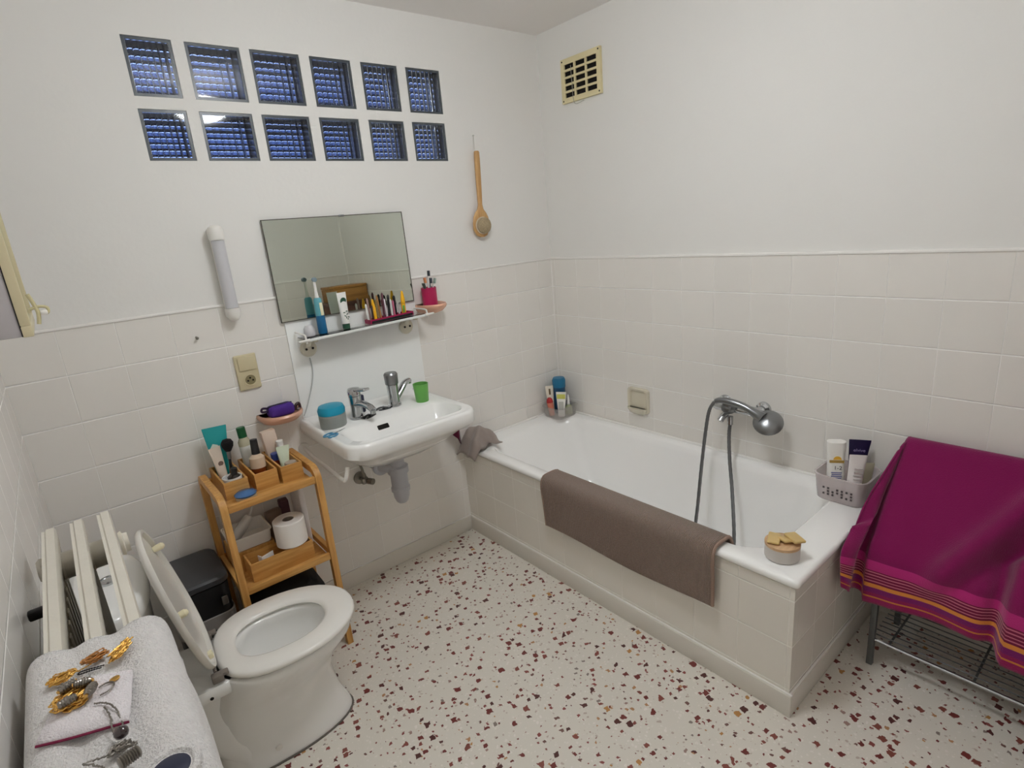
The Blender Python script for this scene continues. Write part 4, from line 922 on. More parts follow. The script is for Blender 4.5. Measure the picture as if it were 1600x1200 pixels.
bm = BM(); lathe(bm, [(0, .0385), (.0105, .0385), (.0105, .060), (0, .060)], 16); part('cap', bm, BLACKP, t_)
t_ = thing('bottle', 'clear bottle with a green cap in the middle bamboo box', 'bottle', (-1.7065, -.105, B1+.003), (-3, -2, 0))
bm = BM(); lathe(bm, [(0, 0), (.020, 0), (.0215, .01), (.0215, .130), (.014, .146), (0, .146)], 22); part('body', bm, mat('pale_bottle', '#b9b49b', .25), t_)
bm = BM(); lathe(bm, [(.0219, .035), (.0219, .115)], 22); part('label', bm, mat('bottle_label', '#d9dcd8', .45), t_)
bm = BM(); lathe(bm, [(0, .1465), (.0155, .1465), (.0155, .183), (.013, .186), (0, .186)], 18); part('cap', bm, mat('bottle_green', '#15552f', .35), t_, label='green cap')
t_ = thing('perfume_bottle', 'perfume bottle with tall black cap in the middle bamboo box', 'bottle', (-1.6995, -.175, B1+.003), (-3, 2, 0))
bm = BM(); lathe(bm, [(0, .0), (.024, 0), (.026, .008), (.026, .080), (.012, .094), (0, .094)], 20); part('body', bm, mat('amber_glass', '#7a3c1a', .1, coat=.6), t_)
bm = BM(); lathe(bm, [(.0265, .045), (.0265, .082), (.0125, .0955)], 20); part('pale_shoulder', bm, mat('pale_amber', '#cdb79f', .2), t_)
bm = BM(); lathe(bm, [(0, .0955), (.0145, .0955), (.0125, .150), (0, .151)], 16); part('cap', bm, BLACKP, t_, label='tall black cap')
t_ = thing('lip_balm', 'small orange pot at the front of the middle bamboo box', 'pot', (-1.690, -.232, B1))
bm = BM(); lathe(bm, [(0, 0), (.015, 0), (.016, .030), (0, .030)], 20); part('pot', bm, mat('pale_orange', '#e3a27a', .4), t_)
bm = BM(); lathe(bm, [(0, .0305), (.0165, .0305), (.0165, .040), (.008, .043), (0, .043)], 20); part('lid', bm, mat('orange_lid', '#d98452', .4), t_)
t_ = thing('carton', 'beige carton standing at the back of the right bamboo box', 'carton', (-1.614, -.094, B1+.005), (-3, -4, 0))
bm = BM(); box(bm, (0, 0, .0725), (.050, .034, .137), .002); part('carton_body', bm, mat('beige_card', '#d8c4b4', .6), t_)
t_ = thing('nail_polish', 'small bottle with a blue lid in the right bamboo box', 'bottle', (-1.628, -.150, B1))
bm = BM(); lathe(bm, [(0, 0), (.014, 0), (.015, .045), (0, .047)], 18); part('body', bm, mat('red_brown', '#7a2f22', .3), t_)
bm = BM(); lathe(bm, [(0, .0475), (.016, .0475), (.016, .072), (0, .073)], 18); part('lid', bm, mat('blue_lid', '#33478c', .35), t_)
t_ = thing('cream_tube', 'white and pale green tube leaning in the right bamboo box', 'tube', (-1.611, -.186, B1+.003), (-4, 4, 0))
bm = BM(); lathe(bm, [(0, 0), (.011, 0), (.011, .012), (0, .012)], 16); part('cap', bm, WHITE, t_)
part('body', tubebody(.024, .014, .0125, .092), mat('pale_green_tube', '#d3dfc9', .4), t_)
t_ = thing('pump_bottle', 'white bottle at the back right of the bamboo box', 'bottle', (-1.598, -.130, B1))
bm = BM(); lathe(bm, [(0, 0), (.0145, 0), (.0145, .07), (.010, .08), (0, .08)], 18); part('body', bm, WHITE, t_)
bm = BM(); lathe(bm, [(0, .0805), (.0125, .0805), (.0125, .108), (0, .110)], 18); part('cap', bm, WHITE, t_)
t_ = thing('pot', 'grey pot at the front of the right bamboo box', 'pot', (-1.604, -.240, B1))
bm = BM(); lathe(bm, [(0, 0), (.020, 0), (.0215, .050), (.019, .054), (0, .055)], 22); part('pot_body', bm, mat('taupe_pot', '#a89a8c', .45), t_)
t_ = thing('round_tin', 'round jar with a shiny blue lid at the front of the top shelf', 'jar', (-1.783, -.2935, S1+.0005))
bm = BM(); lathe(bm, [(0, 0), (.028, 0), (.034, .006), (.034, .016), (0, .016)], 28); part('body', bm, mat('pale_jar', '#b8b09a', .3), t_)
bm = BM(); lathe(bm, [(0, .0165), (.0350, .0165), (.036, .021), (.026, .028), (0, .031)], 28); part('lid', bm, mat('blue_foil', '#4d78b0', .12, .5), t_, label='shiny blue lid')
# middle shelf
t_ = thing('toilet_roll', 'white toilet roll standing on the long bamboo box', 'toilet roll', (-1.657, -.252, .4625))
bm = BM(); rg = []
for r_, z in ((.020, .001), (.052, 0), (.0555, .003), (.0555, .093), (.052, .096), (.022, .096), (.020, .094), (.020, .001)): rg.append([Vector((r_*math.cos(2*PI*k/40), r_*math.sin(2*PI*k/40), z)) for k in range(40)])
loft(bm, rg); bmesh.ops.remove_doubles(bm, verts=bm.verts, dist=1e-6); part('paper', bm, PAPER, t_)
bm = BM(); lathe(bm, [(.0195, .002), (.0195, .094), (.0180, .094), (.0180, .002), (.0195, .002)], 30); part('core', bm, mat('grey_card', '#94897e', .9), t_)
wo = thing('organiser', 'white plastic tray on a bamboo box behind the toilet roll', 'tray', (-1.778, -.124, .4705))
bm = BM(); loft(bm, [rrect(0, 0, .066, .066, .014, 0, 5), rrect(0, 0, .071, .071, .016, .046, 5), rrect(0, 0, .075, .074, .017, .046, 5), rrect(0, 0, .075, .074, .017, .051, 5), rrect(0, 0, .069, .069, .015, .051, 5), rrect(0, 0, .064, .064, .013, .004, 5)], True, True); part('tray_body', bm, PLASTIC, wo)
tm_ = thing('hair_trimmer', 'pale grey hand appliance with its lead leaning in the white tray', 'appliance', (-1.785, -.110, .4765), (0, 0, 0))
bm = BM(); P = [(-.048, -.030, .018), (-.010, -.02, .050), (.030, -.010, .086)]; tube(bm, spline(P, 6), [.016, .0165, .017, .0175, .018, .0185, .019, .019, .018, .0175, .017, .016, .011], 14); part('body', bm, mat('pale_grey_body', '#c3c0bc', .4), tm_)
bm = BM(); tube(bm, spline([(.030, -.010, .087), (.044, -.002, .104), (.058, .006, .134), (.066, .010, .170)], 6), .0038, 8); part('lead', bm, mat('pale_lead', '#c9c7c3', .5), tm_)
t_ = thing('packet', 'small brown packet behind the toilet roll', 'packet', (-1.668, -.095, .3928), (0, 0, 12))
bm = BM(); box(bm, (0, 0, .075), (.060, .030, .148), .006); part('pack', bm, mat('brown_pack', '#7d6c62', .5), t_)
t_ = thing('packet', 'dark red packet at the back of the middle shelf', 'packet', (-1.618, -.075, .3928), (0, 0, -5))
bm = BM(); box(bm, (0, 0, .085), (.036, .040, .168), .006); part('pack', bm, mat('wine_pack', '#5f3a44', .45), t_)
t_ = thing('paper_packet', 'tall white paper packet on the right of the middle shelf', 'packet', (-1.580, -.150, .3928), (0, 0, 4))
bm = BM(); box(bm, (0, 0, .135), (.022, .095, .268), .007, 3); part('wrap', bm, mat('white_wrap', '#dcd8d8', .55, vary=(22, .06)), t_)
bm = BM(); box(bm, (-.0115, .020, .225), (.001, .012, .030)); box(bm, (-.0115, -.028, .055), (.001, .020, .030)); part('print', bm, mat('grey_print', '#8b7f84', .5), t_)
t_ = thing('letter_tag', 'folded white tag lying in the long bamboo box', 'tag', (-1.752, -.255, .3995), (0, 0, 20))
bm = BM(); box(bm, (0, 0, .030), (.048, .003, .056), .001); box(bm, (-.022, .012, .030), (.003, .024, .056), .001); part('fold', bm, WHITE, t_)
t_ = thing('black_bag', 'black bag filling the bottom tier of the bamboo shelf', 'bag', (-1.708, -.190, .0905))
bm = BM(); loft(bm, [rrect(0, 0, .115, .115, .05, 0, 6), rrect(0, 0, .13, .125, .05, .03, 6), rrect(0, 0, .13, .12, .05, .16, 6), rrect(0, 0, .11, .09, .05, .215, 6), rrect(0, 0, .05, .03, .02, .235, 6)], True, True); part('bag_body', bm, mat('black_nylon', '#141315', .7, bump=(40, .5, .01)), t_, sharp=80)

# ------------------------------------------------------------------ bath mat over the rim
MP = spline([(-.588, 0, .345), (-.604, 0, .43), (-.616, 0, .470), (-.634, 0, .4905), (-.69, 0, .4925), (-.712, 0, .488), (-.724, 0, .468), (-.7265, 0, .43), (-.7235, 0, .36), (-.721, 0, .262)], 6)
def mat_pt(u, v):
    p = prof_eval(MP, u); y = -.612-.805*v
    hang = max(0, (u-.62)/.38)
    return Vector((p.x-.004*math.sin(v*7+1)*hang**2-.0008*math.sin(v*90*PI)*0, y-.012*hang*(1-v)*1, p.z+(.010*math.sin(v*PI*2.2+.8)+.006*v)*hang**3))
bm = BM(); grid(bm, mat_pt, 70, 60)
bathmat = single('bath_mat', 'brown ribbed cotton bath mat hanging over the bathtub rim', 'bath mat', bm, MATBR, (-.69, -1.01, .4815), world=True, sharp=80)
sm = bathmat.modifiers.new('thick', 'SOLIDIFY'); sm.thickness = .009; sm.offset = 0
n = MATBR.node_tree; wv = n.nodes.new('ShaderNodeTexWave'); wv.bands_direction = 'Y'; wv.inputs['Scale'].default_value = 62; wv.inputs['Distortion'].default_value = 2.2; wv.inputs['Detail'].default_value = 2
tcn = [x for x in n.nodes if x.type == 'TEX_COORD'][0]; n.links.new(tcn.outputs['Object'], wv.inputs['Vector'])
bpn = [x for x in n.nodes if x.type == 'BUMP'][0]; nzn = bpn.inputs['Height'].links[0].from_socket
n.links.new(mnode(n, 'ADD', mnode(n, 'MULTIPLY', wv.outputs['Fac'], .6), nzn), bpn.inputs['Height'])
for k_, (v0) in enumerate((0.004, .996)):
    bm = BM(); tube(bm, [mat_pt(u/40, v0) for u in range(41)], .0062, 8); part('side_binding', bm, mat('binding', '#957d70', .9) if 'binding' not in MATS else MATS['binding'], bathmat, world=True, label='bound side edge')

# ------------------------------------------------------------------ bath mixer with hand shower
mx_ = thing('bath_mixer', 'chrome bath mixer with hand shower on the right wall', 'bath mixer', (-.003, -1.12, .705))
for y in (-1.035, -1.205):
    bm = BM(); lathe(bm, [(0, 0), (.031, 0), (.029, .012), (.018, .018), (.017, .05), (0, .05)], 22, Tm((-.0005, y, .712), ry=-90)); part('wall_union', bm, CHROME, mx_, world=True)
bm = BM(); tube(bm, [(-.058, -1.015, .712), (-.058, -1.03, .712), (-.058, -1.225, .712), (-.058, -1.235, .712)], [.015, .0205, .0205, .015], 20); part('body', bm, CHROME, mx_, world=True)
bm = BM(); lathe(bm, [(0, 0), (.024, 0), (.026, .02), (.022, .045), (.012, .052), (0, .053)], 22, Tm((-.066, -1.098, .712), ry=-70)); part('cartridge', bm, DARKCHROME, mx_, world=True)
bm = BM(); tube(bm, spline([(-.062, -1.085, .702), (-.078, -1.083, .690), (-.098, -1.078, .678), (-.112, -1.075, .664)], 5), .0135, 14); part('spout', bm, CHROME, mx_, world=True)
bm = BM(); lathe(bm, [(0, 0), (.012, 0), (.012, .035), (0, .035)], 16, Tm((-.085, -1.105, .648))); part('diverter', bm, CHROME, mx_, world=True)
bm = BM(); box(bm, (-.098, -1.100, .738), (.034, .030, .022), .006, 3); part('cradle', bm, DARKCHROME, mx_, world=True)
bm = BM(); HPn = spline([(-.128, -1.062, .752), (-.124, -1.085, .760), (-.118, -1.13, .758), (-.112, -1.18, .746), (-.112, -1.225, .727), (-.113, -1.258, .712)], 6)
tube(bm, HPn, [.011+.0035*math.sin(PI*i/len(HPn))+.020*max(0, (i/len(HPn)-.62)/.38)**1.6 for i in range(len(HPn))], 14); hs = part('hand_shower', bm, DARKCHROME, mx_, world=True)
bm = BM(); Mh = Matrix.Translation((-.112, -1.278, .702)) @ Vector((-.62, -.25, .75)).to_track_quat('Z', 'Y').to_matrix().to_4x4()
lathe(bm, [(0, -.018), (.040, -.018), (.052, -.012), (.056, -.003), (.050, .008), (.030, .018), (0, .022)], 30, Mh); part('shower_head', bm, DARKCHROME, hs, world=True)
hz_ = spline([(-.129, -1.058, .750), (-.142, -1.044, .715), (-.155, -1.038, .646), (-.19, -1.041, .50), (-.25, -1.059, .321), (-.32, -1.085, .18), (-.37, -1.13, .113), (-.39, -1.19, .108), (-.35, -1.235, .110), (-.295, -1.24, .15), (-.26, -1.23, .243), (-.18, -1.174, .391), (-.13, -1.132, .505), (-.095, -1.107, .60), (-.085, -1.105, .648)], 10)
bm = BM(); tube(bm, hz_, [.0075 if i % 2 else .0068 for i in range(len(hz_))], 10); part('hose', bm, mat('metal_hose', '#77787a', .35, .9), mx_, world=True)

# ------------------------------------------------------------------ corner baskets on the tub
def clear_plastic(name, c, a):
    m = mat(name, c, .25); m.node_tree.nodes['Principled BSDF'].inputs['Alpha'].default_value = a; return m
CLEARP = clear_plastic('clear_basket', '#c9c4c0', .30); PINKP = clear_plastic('pink_basket', '#dcd2d3', .50)
def basket(name, label, cx, cy, hx, hy, h, m, z):
    o = thing(name, label, 'basket', (cx, cy, z))
    b = BM(); loft(b, [rrect(0, 0, hx*.86, hy*.86, .03, 0, 6), rrect(0, 0, hx*.9, hy*.9, .03, .004, 6), rrect(0, 0, hx, hy, .034, h, 6), rrect(0, 0, hx+.003, hy+.003, .036, h, 6), rrect(0, 0, hx+.003, hy+.003, .036, h+.003, 6), rrect(0, 0, hx-.003, hy-.003, .032, h+.003, 6), rrect(0, 0, hx*.9-.003, hy*.9-.003, .028, .006, 6)], True, True)
    part('shell', b, m, o, sharp=60); return o
kb = basket('bath_basket', 'clear corner basket of bottles on the far corner of the tub', -.093, -.092, .078, .075, .060, CLEARP, RZ+.0005)
kr = basket('bath_basket', 'pinkish basket of bottles on the tub corner by the towel', -.099, -1.566, .086, .086, .095, PINKP, RZ+.0005)
bm = BM()
for i, (x, z) in enumerate([(x, z) for z in (.028, .040, .052) for x in (-.045, -.030, -.015, 0, .015, .03, .045)]):
    if (i*7) % 5 != 1:
        s_ = .90+.10*z/.095
        box(bm, (-.086*s_-.0012, x, z), (.003, .006, .006))
part('square_holes', bm, mat('hole_grey', '#4c4548', .6), kr)
BZ = RZ+.0075
GL = 'bottles in the corner basket'
t_ = thing('shampoo_bottle', 'dark blue jar with blue cap at the back of the corner basket', 'bottle', (-.068, -.070, BZ))
bm = BM(); lathe(bm, [(0, 0), (.030, 0), (.032, .01), (.034, .150), (0, .150)], 26); part('body', bm, mat('deep_blue', '#174a6e', .3), t_)
bm = BM(); lathe(bm, [(0, .1505), (.036, .1505), (.037, .190), (.031, .203), (0, .206)], 26); part('cap', bm, mat('blue_cap', '#1b6f96', .35), t_)
t_ = thing('cream_tube', 'tall white tube at the back left of the corner basket', 'tube', (-.117, -.049, BZ+.002), (0, -2, -40))
bm = BM(); lathe(bm, [(0, 0), (.018, 0), (.018, .02), (0, .02)], 18); part('cap', bm, GREYPL, t_)
part('body', tubebody(.022, .017, .0205, .155), mat('ivory_tube', '#ece5d6', .4), t_)
bm = BM(); box(bm, (.0, -.0105, .130), (.010, .002, .034), .0005); part('dark_print', bm, mat('brown_text', '#6b5c3c', .5), t_)
t_ = thing('cream_tube', 'white tube with yellow green print at the front of the corner basket', 'tube', (-.112, -.122, BZ+.002), (0, 2, -52))
bm = BM(); lathe(bm, [(0, 0), (.019, 0), (.019, .018), (0, .018)], 18); part('cap', bm, WHITE, t_)
part('body', tubebody(.028, .019, .0185, .130), WHITE, t_)
bm = BM(); box(bm, (0, -.0075, .112), (.046, .003, .026), .001); part('yellow_print', bm, mat('yellow_green', '#cfd06a', .45), t_)
bm = BM(); box(bm, (0, -.0125, .060), (.026, .010, .045), .002); part('grey_text', bm, mat('grey_text', '#b9bab4', .5), t_)
t_ = thing('shower_gel', 'orange and red bottle at the left of the corner basket', 'bottle', (-.142, -.078, BZ+.003), (0, -6, -40))
bm = BM(); lathe(bm, [(0, 0), (.013, 0), (.015, .006), (.018, .075), (0, .076)], 20, sx=1, sy=.7); part('body', bm, mat('pink_orange', '#d9806a', .35), t_)
bm = BM(); lathe(bm, [(0, .0765), (.019, .0765), (.015, .096), (.008, .104), (0, .105)], 20, sx=1, sy=.7); part('cap', bm, mat('bright_red', '#b02a2c', .35), t_)
t_ = thing('pump_bottle', 'small clear bottle with white nozzle at the right of the corner basket', 'bottle', (-.060, -.128, BZ))
bm = BM(); lathe(bm, [(0, 0), (.019, 0), (.021, .006), (.020, .040), (.008, .055), (0, .055)], 20); part('body', bm, mat('pale_olive_glass', '#9aa07e', .2), t_)
bm = BM(); lathe(bm, [(0, .0555), (.008, .0555), (.006, .08), (.003, .110), (0, .112)], 14); part('nozzle', bm, WHITE, t_)
# right basket
t_ = thing('sun_lotion', 'white bottle with a yellow sun standing upside down in the pinkish basket', 'bottle', (-.128, -1.540, BZ+.002), (0, -2, -60))
bm = BM(); loft(bm, [rrect(0, 0, .020, .013, .012, 0, 6), rrect(0, 0, .026, .017, .016, .02, 6), rrect(0, 0, .028, .018, .017, .08, 6), rrect(0, 0, .028, .018, .017, .165, 6)], True, True); part('body', bm, WHITE, t_)
bm = BM(); loft(bm, [rrect(0, 0, .0285, .0185, .017, .1655, 6), rrect(0, 0, .030, .0195, .018, .180, 6), rrect(0, 0, .030, .0195, .018, .205, 6)], True, True); part('cap', bm, WHITE, t_)
bm = BM(); prism(bm, [(.013*math.cos(PI*k/14), .013*math.sin(PI*k/14)) for k in range(15)], 0, .0008, Tm((.002, -.0181, .142), rx=90)); part('sun_print', bm, mat('sun_yellow', '#e9b640', .45), t_)
bm = BM(); box(bm, (0, -.0184, .135), (.046, .0012, .010)); part('ochre_band', bm, mat('ochre', '#a98a45', .45), t_)
text('number_print', '1-2', .020, mat('print_black', '#2a2a30', .5), t_, Tm((.004, -.0186, .110), rx=90))
bm = BM()
for k in range(4): box(bm, (0, -.0183, .092-.007*k), (.034-.003*(k % 2), .0008, .0035))
part('text_lines', bm, mat('print_blue', '#6a6ea0', .5), t_)
t_ = thing('cream_tube', 'white tube leaning at the front of the pinkish basket', 'tube', (-.146, -1.601, BZ+.003), (-3, 5, -48))
bm = BM(); lathe(bm, [(0, 0), (.020, 0), (.020, .016), (0, .016)], 18); part('cap', bm, WHITE, t_)
part('body', tubebody(.029, .021, .0165, .165), mat('pinkish_white', '#e9e3e2', .4), t_)
bm = BM()
for k in range(6): box(bm, (.001*(k % 3), -.0135+.0008*k*0, .060+.013*k), (.026, .004+.0*k, .0028))
part('text_lines', bm, mat('pale_text', '#c3bfbd', .5), t_)
t_ = thing('conditioner_tube', 'dark purple tube with pale lettering at the back of the pinkish basket', 'tube', (-.058, -1.574, BZ+.003), (0, 3, -55))
bm = BM(); lathe(bm, [(0, 0), (.020, 0), (.020, .02), (0, .02)], 18); part('cap', bm, mat('dark_violet', '#1f1440', .4), t_)
part('body', tubebody(.035, .020, .0205, .190), MATS['dark_violet'], t_)
text('lettering', 'elvive', .017, mat('pale_violet', '#a79bc4', .5), t_, Tm((0, -.0072, .158), rx=95))
t_ = thing('cream_tube', 'beige tube at the right of the pinkish basket', 'tube', (-.076, -1.6185, BZ+.002), (0, 1, -55))
bm = BM(); lathe(bm, [(0, 0), (.012, 0), (.012, .016), (0, .016)], 18); part('cap', bm, WHITE, t_)
part('body', tubebody(.021, .012, .0165, .120), mat('beige_green_tube', '#b9b49c', .4), t_)

# ------------------------------------------------------------------ soap tin on the near corner
t_ = thing('soap_tin', 'round pale grey tin with a wooden lid on the near corner of the tub', 'tin', (-.610, -1.577, RZ+.0005))
bm = BM(); lathe(bm, [(0, 0), (.045, 0), (.049, .003), (.050, .006), (.050, .042), (0, .042)], 40); part('body', bm, mat('pale_grey_tin', '#c9c4bf', .4), t_)
bm = BM(); lathe(bm, [(0, .0425), (.0505, .0425), (.0505, .051), (.049, .052), (0, .052)], 40); part('lid', bm, wood_mat('light_wood', '#c09a72', '#d3b088', 0, .5), t_, label='light wooden lid')
SOAP = mat('amber_soap', '#dfc080', .3, vary=(40, .1), trans=.15)
for lb, x, y, rz, tx, ty_, hx, hy, zz in (('amber soap bar on the left of the wooden tin lid', -.622, -1.556, 20, 3, 0, .030, .018, .0545), ('thin amber soap bar leaning on the other, in the middle of the tin lid', -.604, -1.588, 60, 5, 8, .020, .022, .056), ('amber soap bar on the right edge of the wooden tin lid', -.592, -1.604, 62, 6, -4, .026, .020, .062)):
    bm = BM(); box(bm, (0, 0, .005), (2*hx, 2*hy, .009), .004, 3); single('soap_bar', lb, 'soap', bm, SOAP, (x, y, RZ+zz), (tx, ty_, rz), 'amber soap bars on the tin')

# ------------------------------------------------------------------ wash cloths at the far front corner of the tub
def cl_pt(u, v):
    a = (u-.5)*2; b = (v-.5)*2
    x = -.660+.085*a; y = -.085+.075*b
    h = .085*max(0, 1-(a*.9)**2)*(max(0, 1-(b*.95)**2))**.7+.010*math.sin(u*13+v*4)*(1-abs(a))+.008*math.sin(v*11-u*3)
    z = RZ+.008+max(0, h)
    if x < -.715: z -= (-.715-x)*1.6
    return Vector((x-.006*math.sin(v*9), y-.01*math.sin(u*8), z))
bm = BM(); grid(bm, cl_pt, 36, 30); wcl = single('washcloth', 'crumpled grey washcloth on the tub rim beside the basin', 'washcloth', bm, CLOTHG, (-.66, -.085, RZ+.003), world=True, sharp=80)
sm = wcl.modifiers.new('thick', 'SOLIDIFY'); sm.thickness = .005; sm.offset = 1
bm = BM()
def mr_pt(u, v):
    x = -.815+.075*u; z = .66-.155*v*(.35+.65*u)
    return Vector((x, -.045-.012*math.sin(u*9+v*2)-.02*v, z))
grid(bm, mr_pt, 18, 16); mrc = single('cloth', 'dark maroon cloth hanging under the right end of the basin', 'cloth', bm, MAROON, (-.78, -.05, .505), world=True, sharp=80)
sm = mrc.modifiers.new('thick', 'SOLIDIFY'); sm.thickness = .006
t_ = thing('yellow_bottle', 'small yellow bottle with black tip lying beside the grey washcloth', 'bottle', (-.560, -.060, RZ+.0005), (0, 0, -20))
bm = BM(); lathe(bm, [(0, 0), (.012, 0), (.014, .006), (.013, .050), (.007, .056), (0, .056)], 16, Tm((-.05, 0, .0145), ry=90)); part('body', bm, mat('pale_yellow', '#e6cf86', .4), t_)
bm = BM(); lathe(bm, [(0, 0), (.0075, 0), (.006, .014), (0, .015)], 12, Tm((.0065, 0, .0145), ry=90)); part('tip', bm, BLACKP, t_)

# ------------------------------------------------------------------ metal rack with the magenta towel
rk = thing('metal_rack', 'grey metal rack with a wire shelf beside the end of the bathtub', 'rack', (-.178, -2.01, 0))
rx0, rx1, rya, ryb = -.311, -.045, -1.752, -2.29
for y in (rya, ryb):
    bm = BM(); box(bm, (rx0, y, .205), (.018, .018, .41), .002); part('leg', bm, STEEL, rk, world=True)
    bm = BM(); box(bm, (rx1, y, .34), (.018, .018, .68), .002); part('leg', bm, STEEL, rk, world=True)
    bm = BM(); tube(bm, [(rx0, y, .408), (rx1, y, .682)], .008, 10); part('side_rail', bm, STEEL, rk, world=True)
for x, z in ((rx0, .412), (rx1, .684), (rx0, .10), (rx1, .10)):
    bm = BM(); tube(bm, [(x, rya-.001, z), (x, ryb+.001, z)], .0055 if z < .2 else .008, 10); part('long_rail', bm, CHROME if z < .2 and x == rx0 else STEEL, rk, world=True)
bm = BM()
for k in range(1, 10): x = rx0+(rx1-rx0)*k/10; tube(bm, [(x, rya+.004, .103), (x, ryb-.004, .103)], .0022, 6)
part('wire_shelf', bm, STEEL, rk, world=True)
for y in (-1.80, -2.02, -2.24):
    bm = BM(); tube(bm, [(rx0, y, .098), (rx1, y, .098)], .0035, 8); part('cross_wire', bm, STEEL, rk, world=True)
# towel: profile from the front hem up over the slope to the wall side
WP = spline([(-.350, 0, .258), (-.350, 0, .33), (-.346, 0, .40), (-.330, 0, .442), (-.28, 0, .488), (-.20, 0, .568), (-.12, 0, .650), (-.07, 0, .705), (-.047, 0, .722), (-.030, 0, .712), (-.023, 0, .66), (-.021, 0, .55)], 8)
WLEN = sum((WP[i+1]-WP[i]).length for i in range(len(WP)-1))
uvd = {}
def wt(u, v):
    """u along the rack (negative part = corner flap), v along the profile"""
    p = prof_eval(WP, v); q = prof_eval(WP, min(1, v+.01)); tg = (q-p).normalized() if v < .985 else Vector((0, 0, -1)); n = Vector((-tg.z, 0, tg.x))
    sm_ = lambda a, b, x: (lambda t: t*t*(3-2*t))(max(0, min(1, (x-a)/(b-a))))
    if u >= 0:
        r1, r2 = .235+.40*(v-.28), .345+.55*max(0, v-.36)
        g = lambda c, w_: math.exp(-((u-c)/w_)**2)
        f1 = (.034*g(r1-.015, .040)-.020*g(r1+.040, .026))*sm_(.06, .3, v)*(1-sm_(.60, .82, v))
        f2 = (.040*sm_(r2-.012, r2+.020, u)-.022*g(r2-.022, .020))*(1-sm_(.45, .80, v))
        f3 = .007*math.sin(u*26+v*6)*(1-sm_(.3, .6, v))*sm_(.03, .12, u)
        hem = (.012*math.sin(u*9)+.055*min(u, .34)-.02*sm_(.335, .36, u))*max(0, 1-v*4)
        return Vector((p.x, -1.728-u*.97, p.z+hem))+n*(f1+f2+f3+.004)
    s_ = -u/.17; e = Vector((p.x, -1.728, p.z))
    if v < .35: O = Vector((-.100, .040, .085*(1-v/.35)))
    else:
        a_ = sm_(.35, .50, v); b_ = 1-sm_(.55, .86, v)
        O = Vector((-.100-.035*a_, .040, -.075*a_))*b_
    k_ = 1-sm_(.60, .88, v)
    cr_ = Vector((.045, .016, 0))*math.sin(PI*min(1, s_*1.5))*k_
    rip = Vector((0, -.010*math.sin(s_*9+v*5)*min(1, s_*3), 0))*k_
    return e+O*s_**1.3+cr_+rip+n*.004*(1-s_)
bm = BM(); UV = bm.loops.layers.uv.new('cloth')
NU0, NU1, NV = 12, 64, 80
us = [-.17+.17*i/NU0 for i in range(NU0)]+[.58*i/NU1 for i in range(NU1+1)]
VG = [[bm.verts.new(wt(u, j/NV)) for j in range(NV+1)] for u in us]
for i in range(len(us)-1):
    for j in range(NV):
        f = bm.faces.new((VG[i][j], VG[i+1][j], VG[i+1][j+1], VG[i][j+1]))
        for lp, (a, b) in zip(f.loops, ((i, j), (i+1, j), (i+1, j+1), (i, j+1))): lp[UV].uv = (us[a], b/NV*WLEN)
MG = bpy.data.materials.new('magenta_towel'); MG.use_nodes = True; nt = MG.node_tree; b = nt.nodes['Principled BSDF']
uvn = nt.nodes.new('ShaderNodeUVMap'); uvn.uv_map = 'cloth'; sp = nt.nodes.new('ShaderNodeSeparateXYZ'); nt.links.new(uvn.outputs[0], sp.inputs[0])
crn = nt.nodes.new('ShaderNodeValToRGB'); crn.color_ramp.interpolation = 'CONSTANT'
ST = [(0, '#8e1a52'), (.022, '#c87a3a'), (.028, '#8e1a52'), (.040, '#7a1a62'), (.060, '#d8883e'), (.074, '#6e1038'), (.081, '#c06a80'), (.0845, '#6e1038'), (.0915, '#c06a80'), (.095, '#6e1038'), (.102, '#c06a80'), (.1055, '#6e1038'), (.1125, '#c06a80'), (.116, '#6e1038'), (.120, '#b02a72'), (.152, '#7d1650')]
el = crn.color_ramp.elements
while len(el) < len(ST): el.new(.99)
for e_, (p_, c_) in zip(el, ST): e_.position = p_/.2; e_.color = lin(c_)
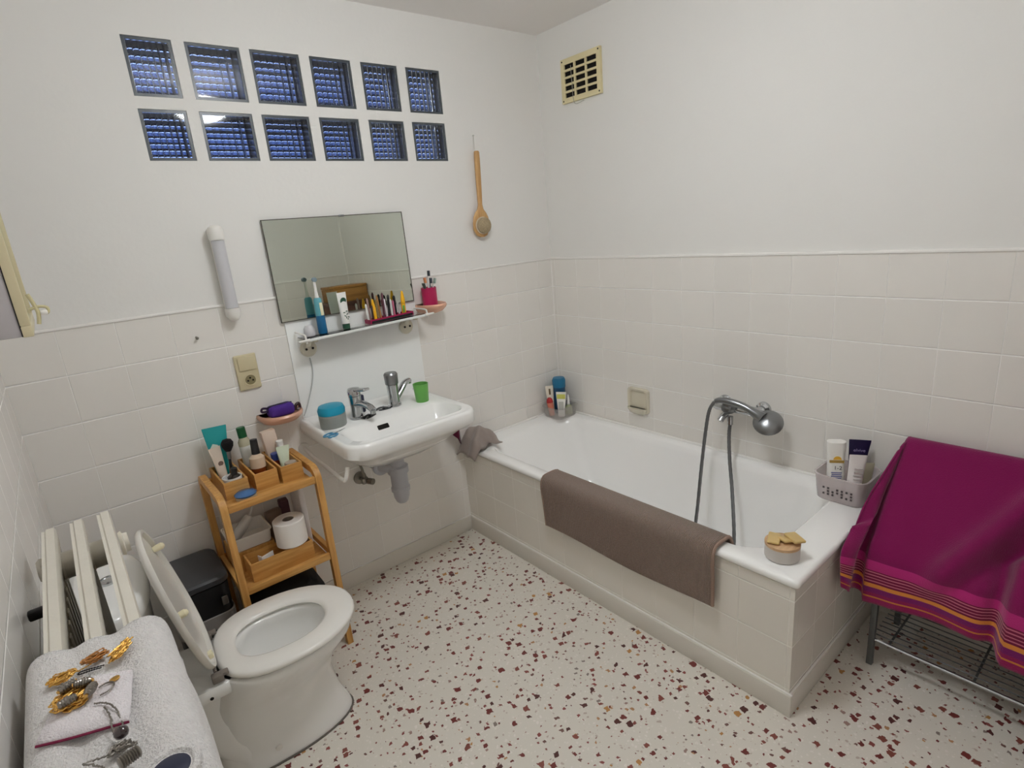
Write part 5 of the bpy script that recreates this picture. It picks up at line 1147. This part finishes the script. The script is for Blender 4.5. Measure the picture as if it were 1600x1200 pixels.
nt.links.new(mnode(nt, 'DIVIDE', sp.outputs[1], .2), crn.inputs[0]); nt.links.new(crn.outputs[0], b.inputs['Base Color'])
b.inputs['Roughness'].default_value = .95; b.inputs['Sheen Weight'].default_value = .25; b.inputs['Specular IOR Level'].default_value = .1
tcx = nt.nodes.new('ShaderNodeTexCoord'); nz = nt.nodes.new('ShaderNodeTexNoise'); nz.inputs['Scale'].default_value = 320; nt.links.new(tcx.outputs['Object'], nz.inputs['Vector'])
bp = nt.nodes.new('ShaderNodeBump'); bp.inputs['Strength'].default_value = .6; bp.inputs['Distance'].default_value = .003; nt.links.new(nz.outputs['Fac'], bp.inputs['Height']); nt.links.new(bp.outputs['Normal'], b.inputs['Normal'])
mt_ = single('bath_towel', 'magenta bath towel with striped border spread over the metal rack', 'towel', bm, MG, (-.20, -2.0, .50), world=True, sharp=80)
sm = mt_.modifiers.new('thick', 'SOLIDIFY'); sm.thickness = .006; sm.offset = 0

# ------------------------------------------------------------------ behind the camera, seen in the mirror: a cupboard with a wooden box
cb = thing('cupboard', 'dark brown wooden cupboard in the far corner, seen in the mirror', 'cupboard', (-.20, -2.49, 0))
bm = BM(); box(bm, (-.20, -2.49, .565), (.36, .34, 1.07), .004); part('carcass', bm, WOODDK, cb, world=True)
bm = BM(); box(bm, (-.20, -2.49, 1.11), (.385, .365, .02), .004); part('top', bm, WOODDK, cb, world=True)
bm = BM(); box(bm, (-.20, -2.316, .565), (.34, .008, 1.02), .003); dr = part('door', bm, WOODDK, cb, world=True)
bm = BM(); ball(bm, (-.33, -2.304, .60), .011); part('knob', bm, BRASS, dr, world=True)
bm = BM(); box(bm, (-.20, -2.49, .015), (.34, .32, .028)); part('plinth', bm, WOODDK, cb, world=True)
wbx = thing('wooden_box', 'light brown wooden box on the dark cupboard, seen in the mirror', 'box', (-.158, -2.47, 1.1205))
bm = BM(); box(bm, (-.158, -2.47, 1.1755), (.29, .29, .108), .003); part('box_body', bm, WOODMD, wbx, world=True)
bm = BM(); box(bm, (-.158, -2.47, 1.242), (.296, .296, .022), .003); part('lid', bm, WOODMD, wbx, world=True)
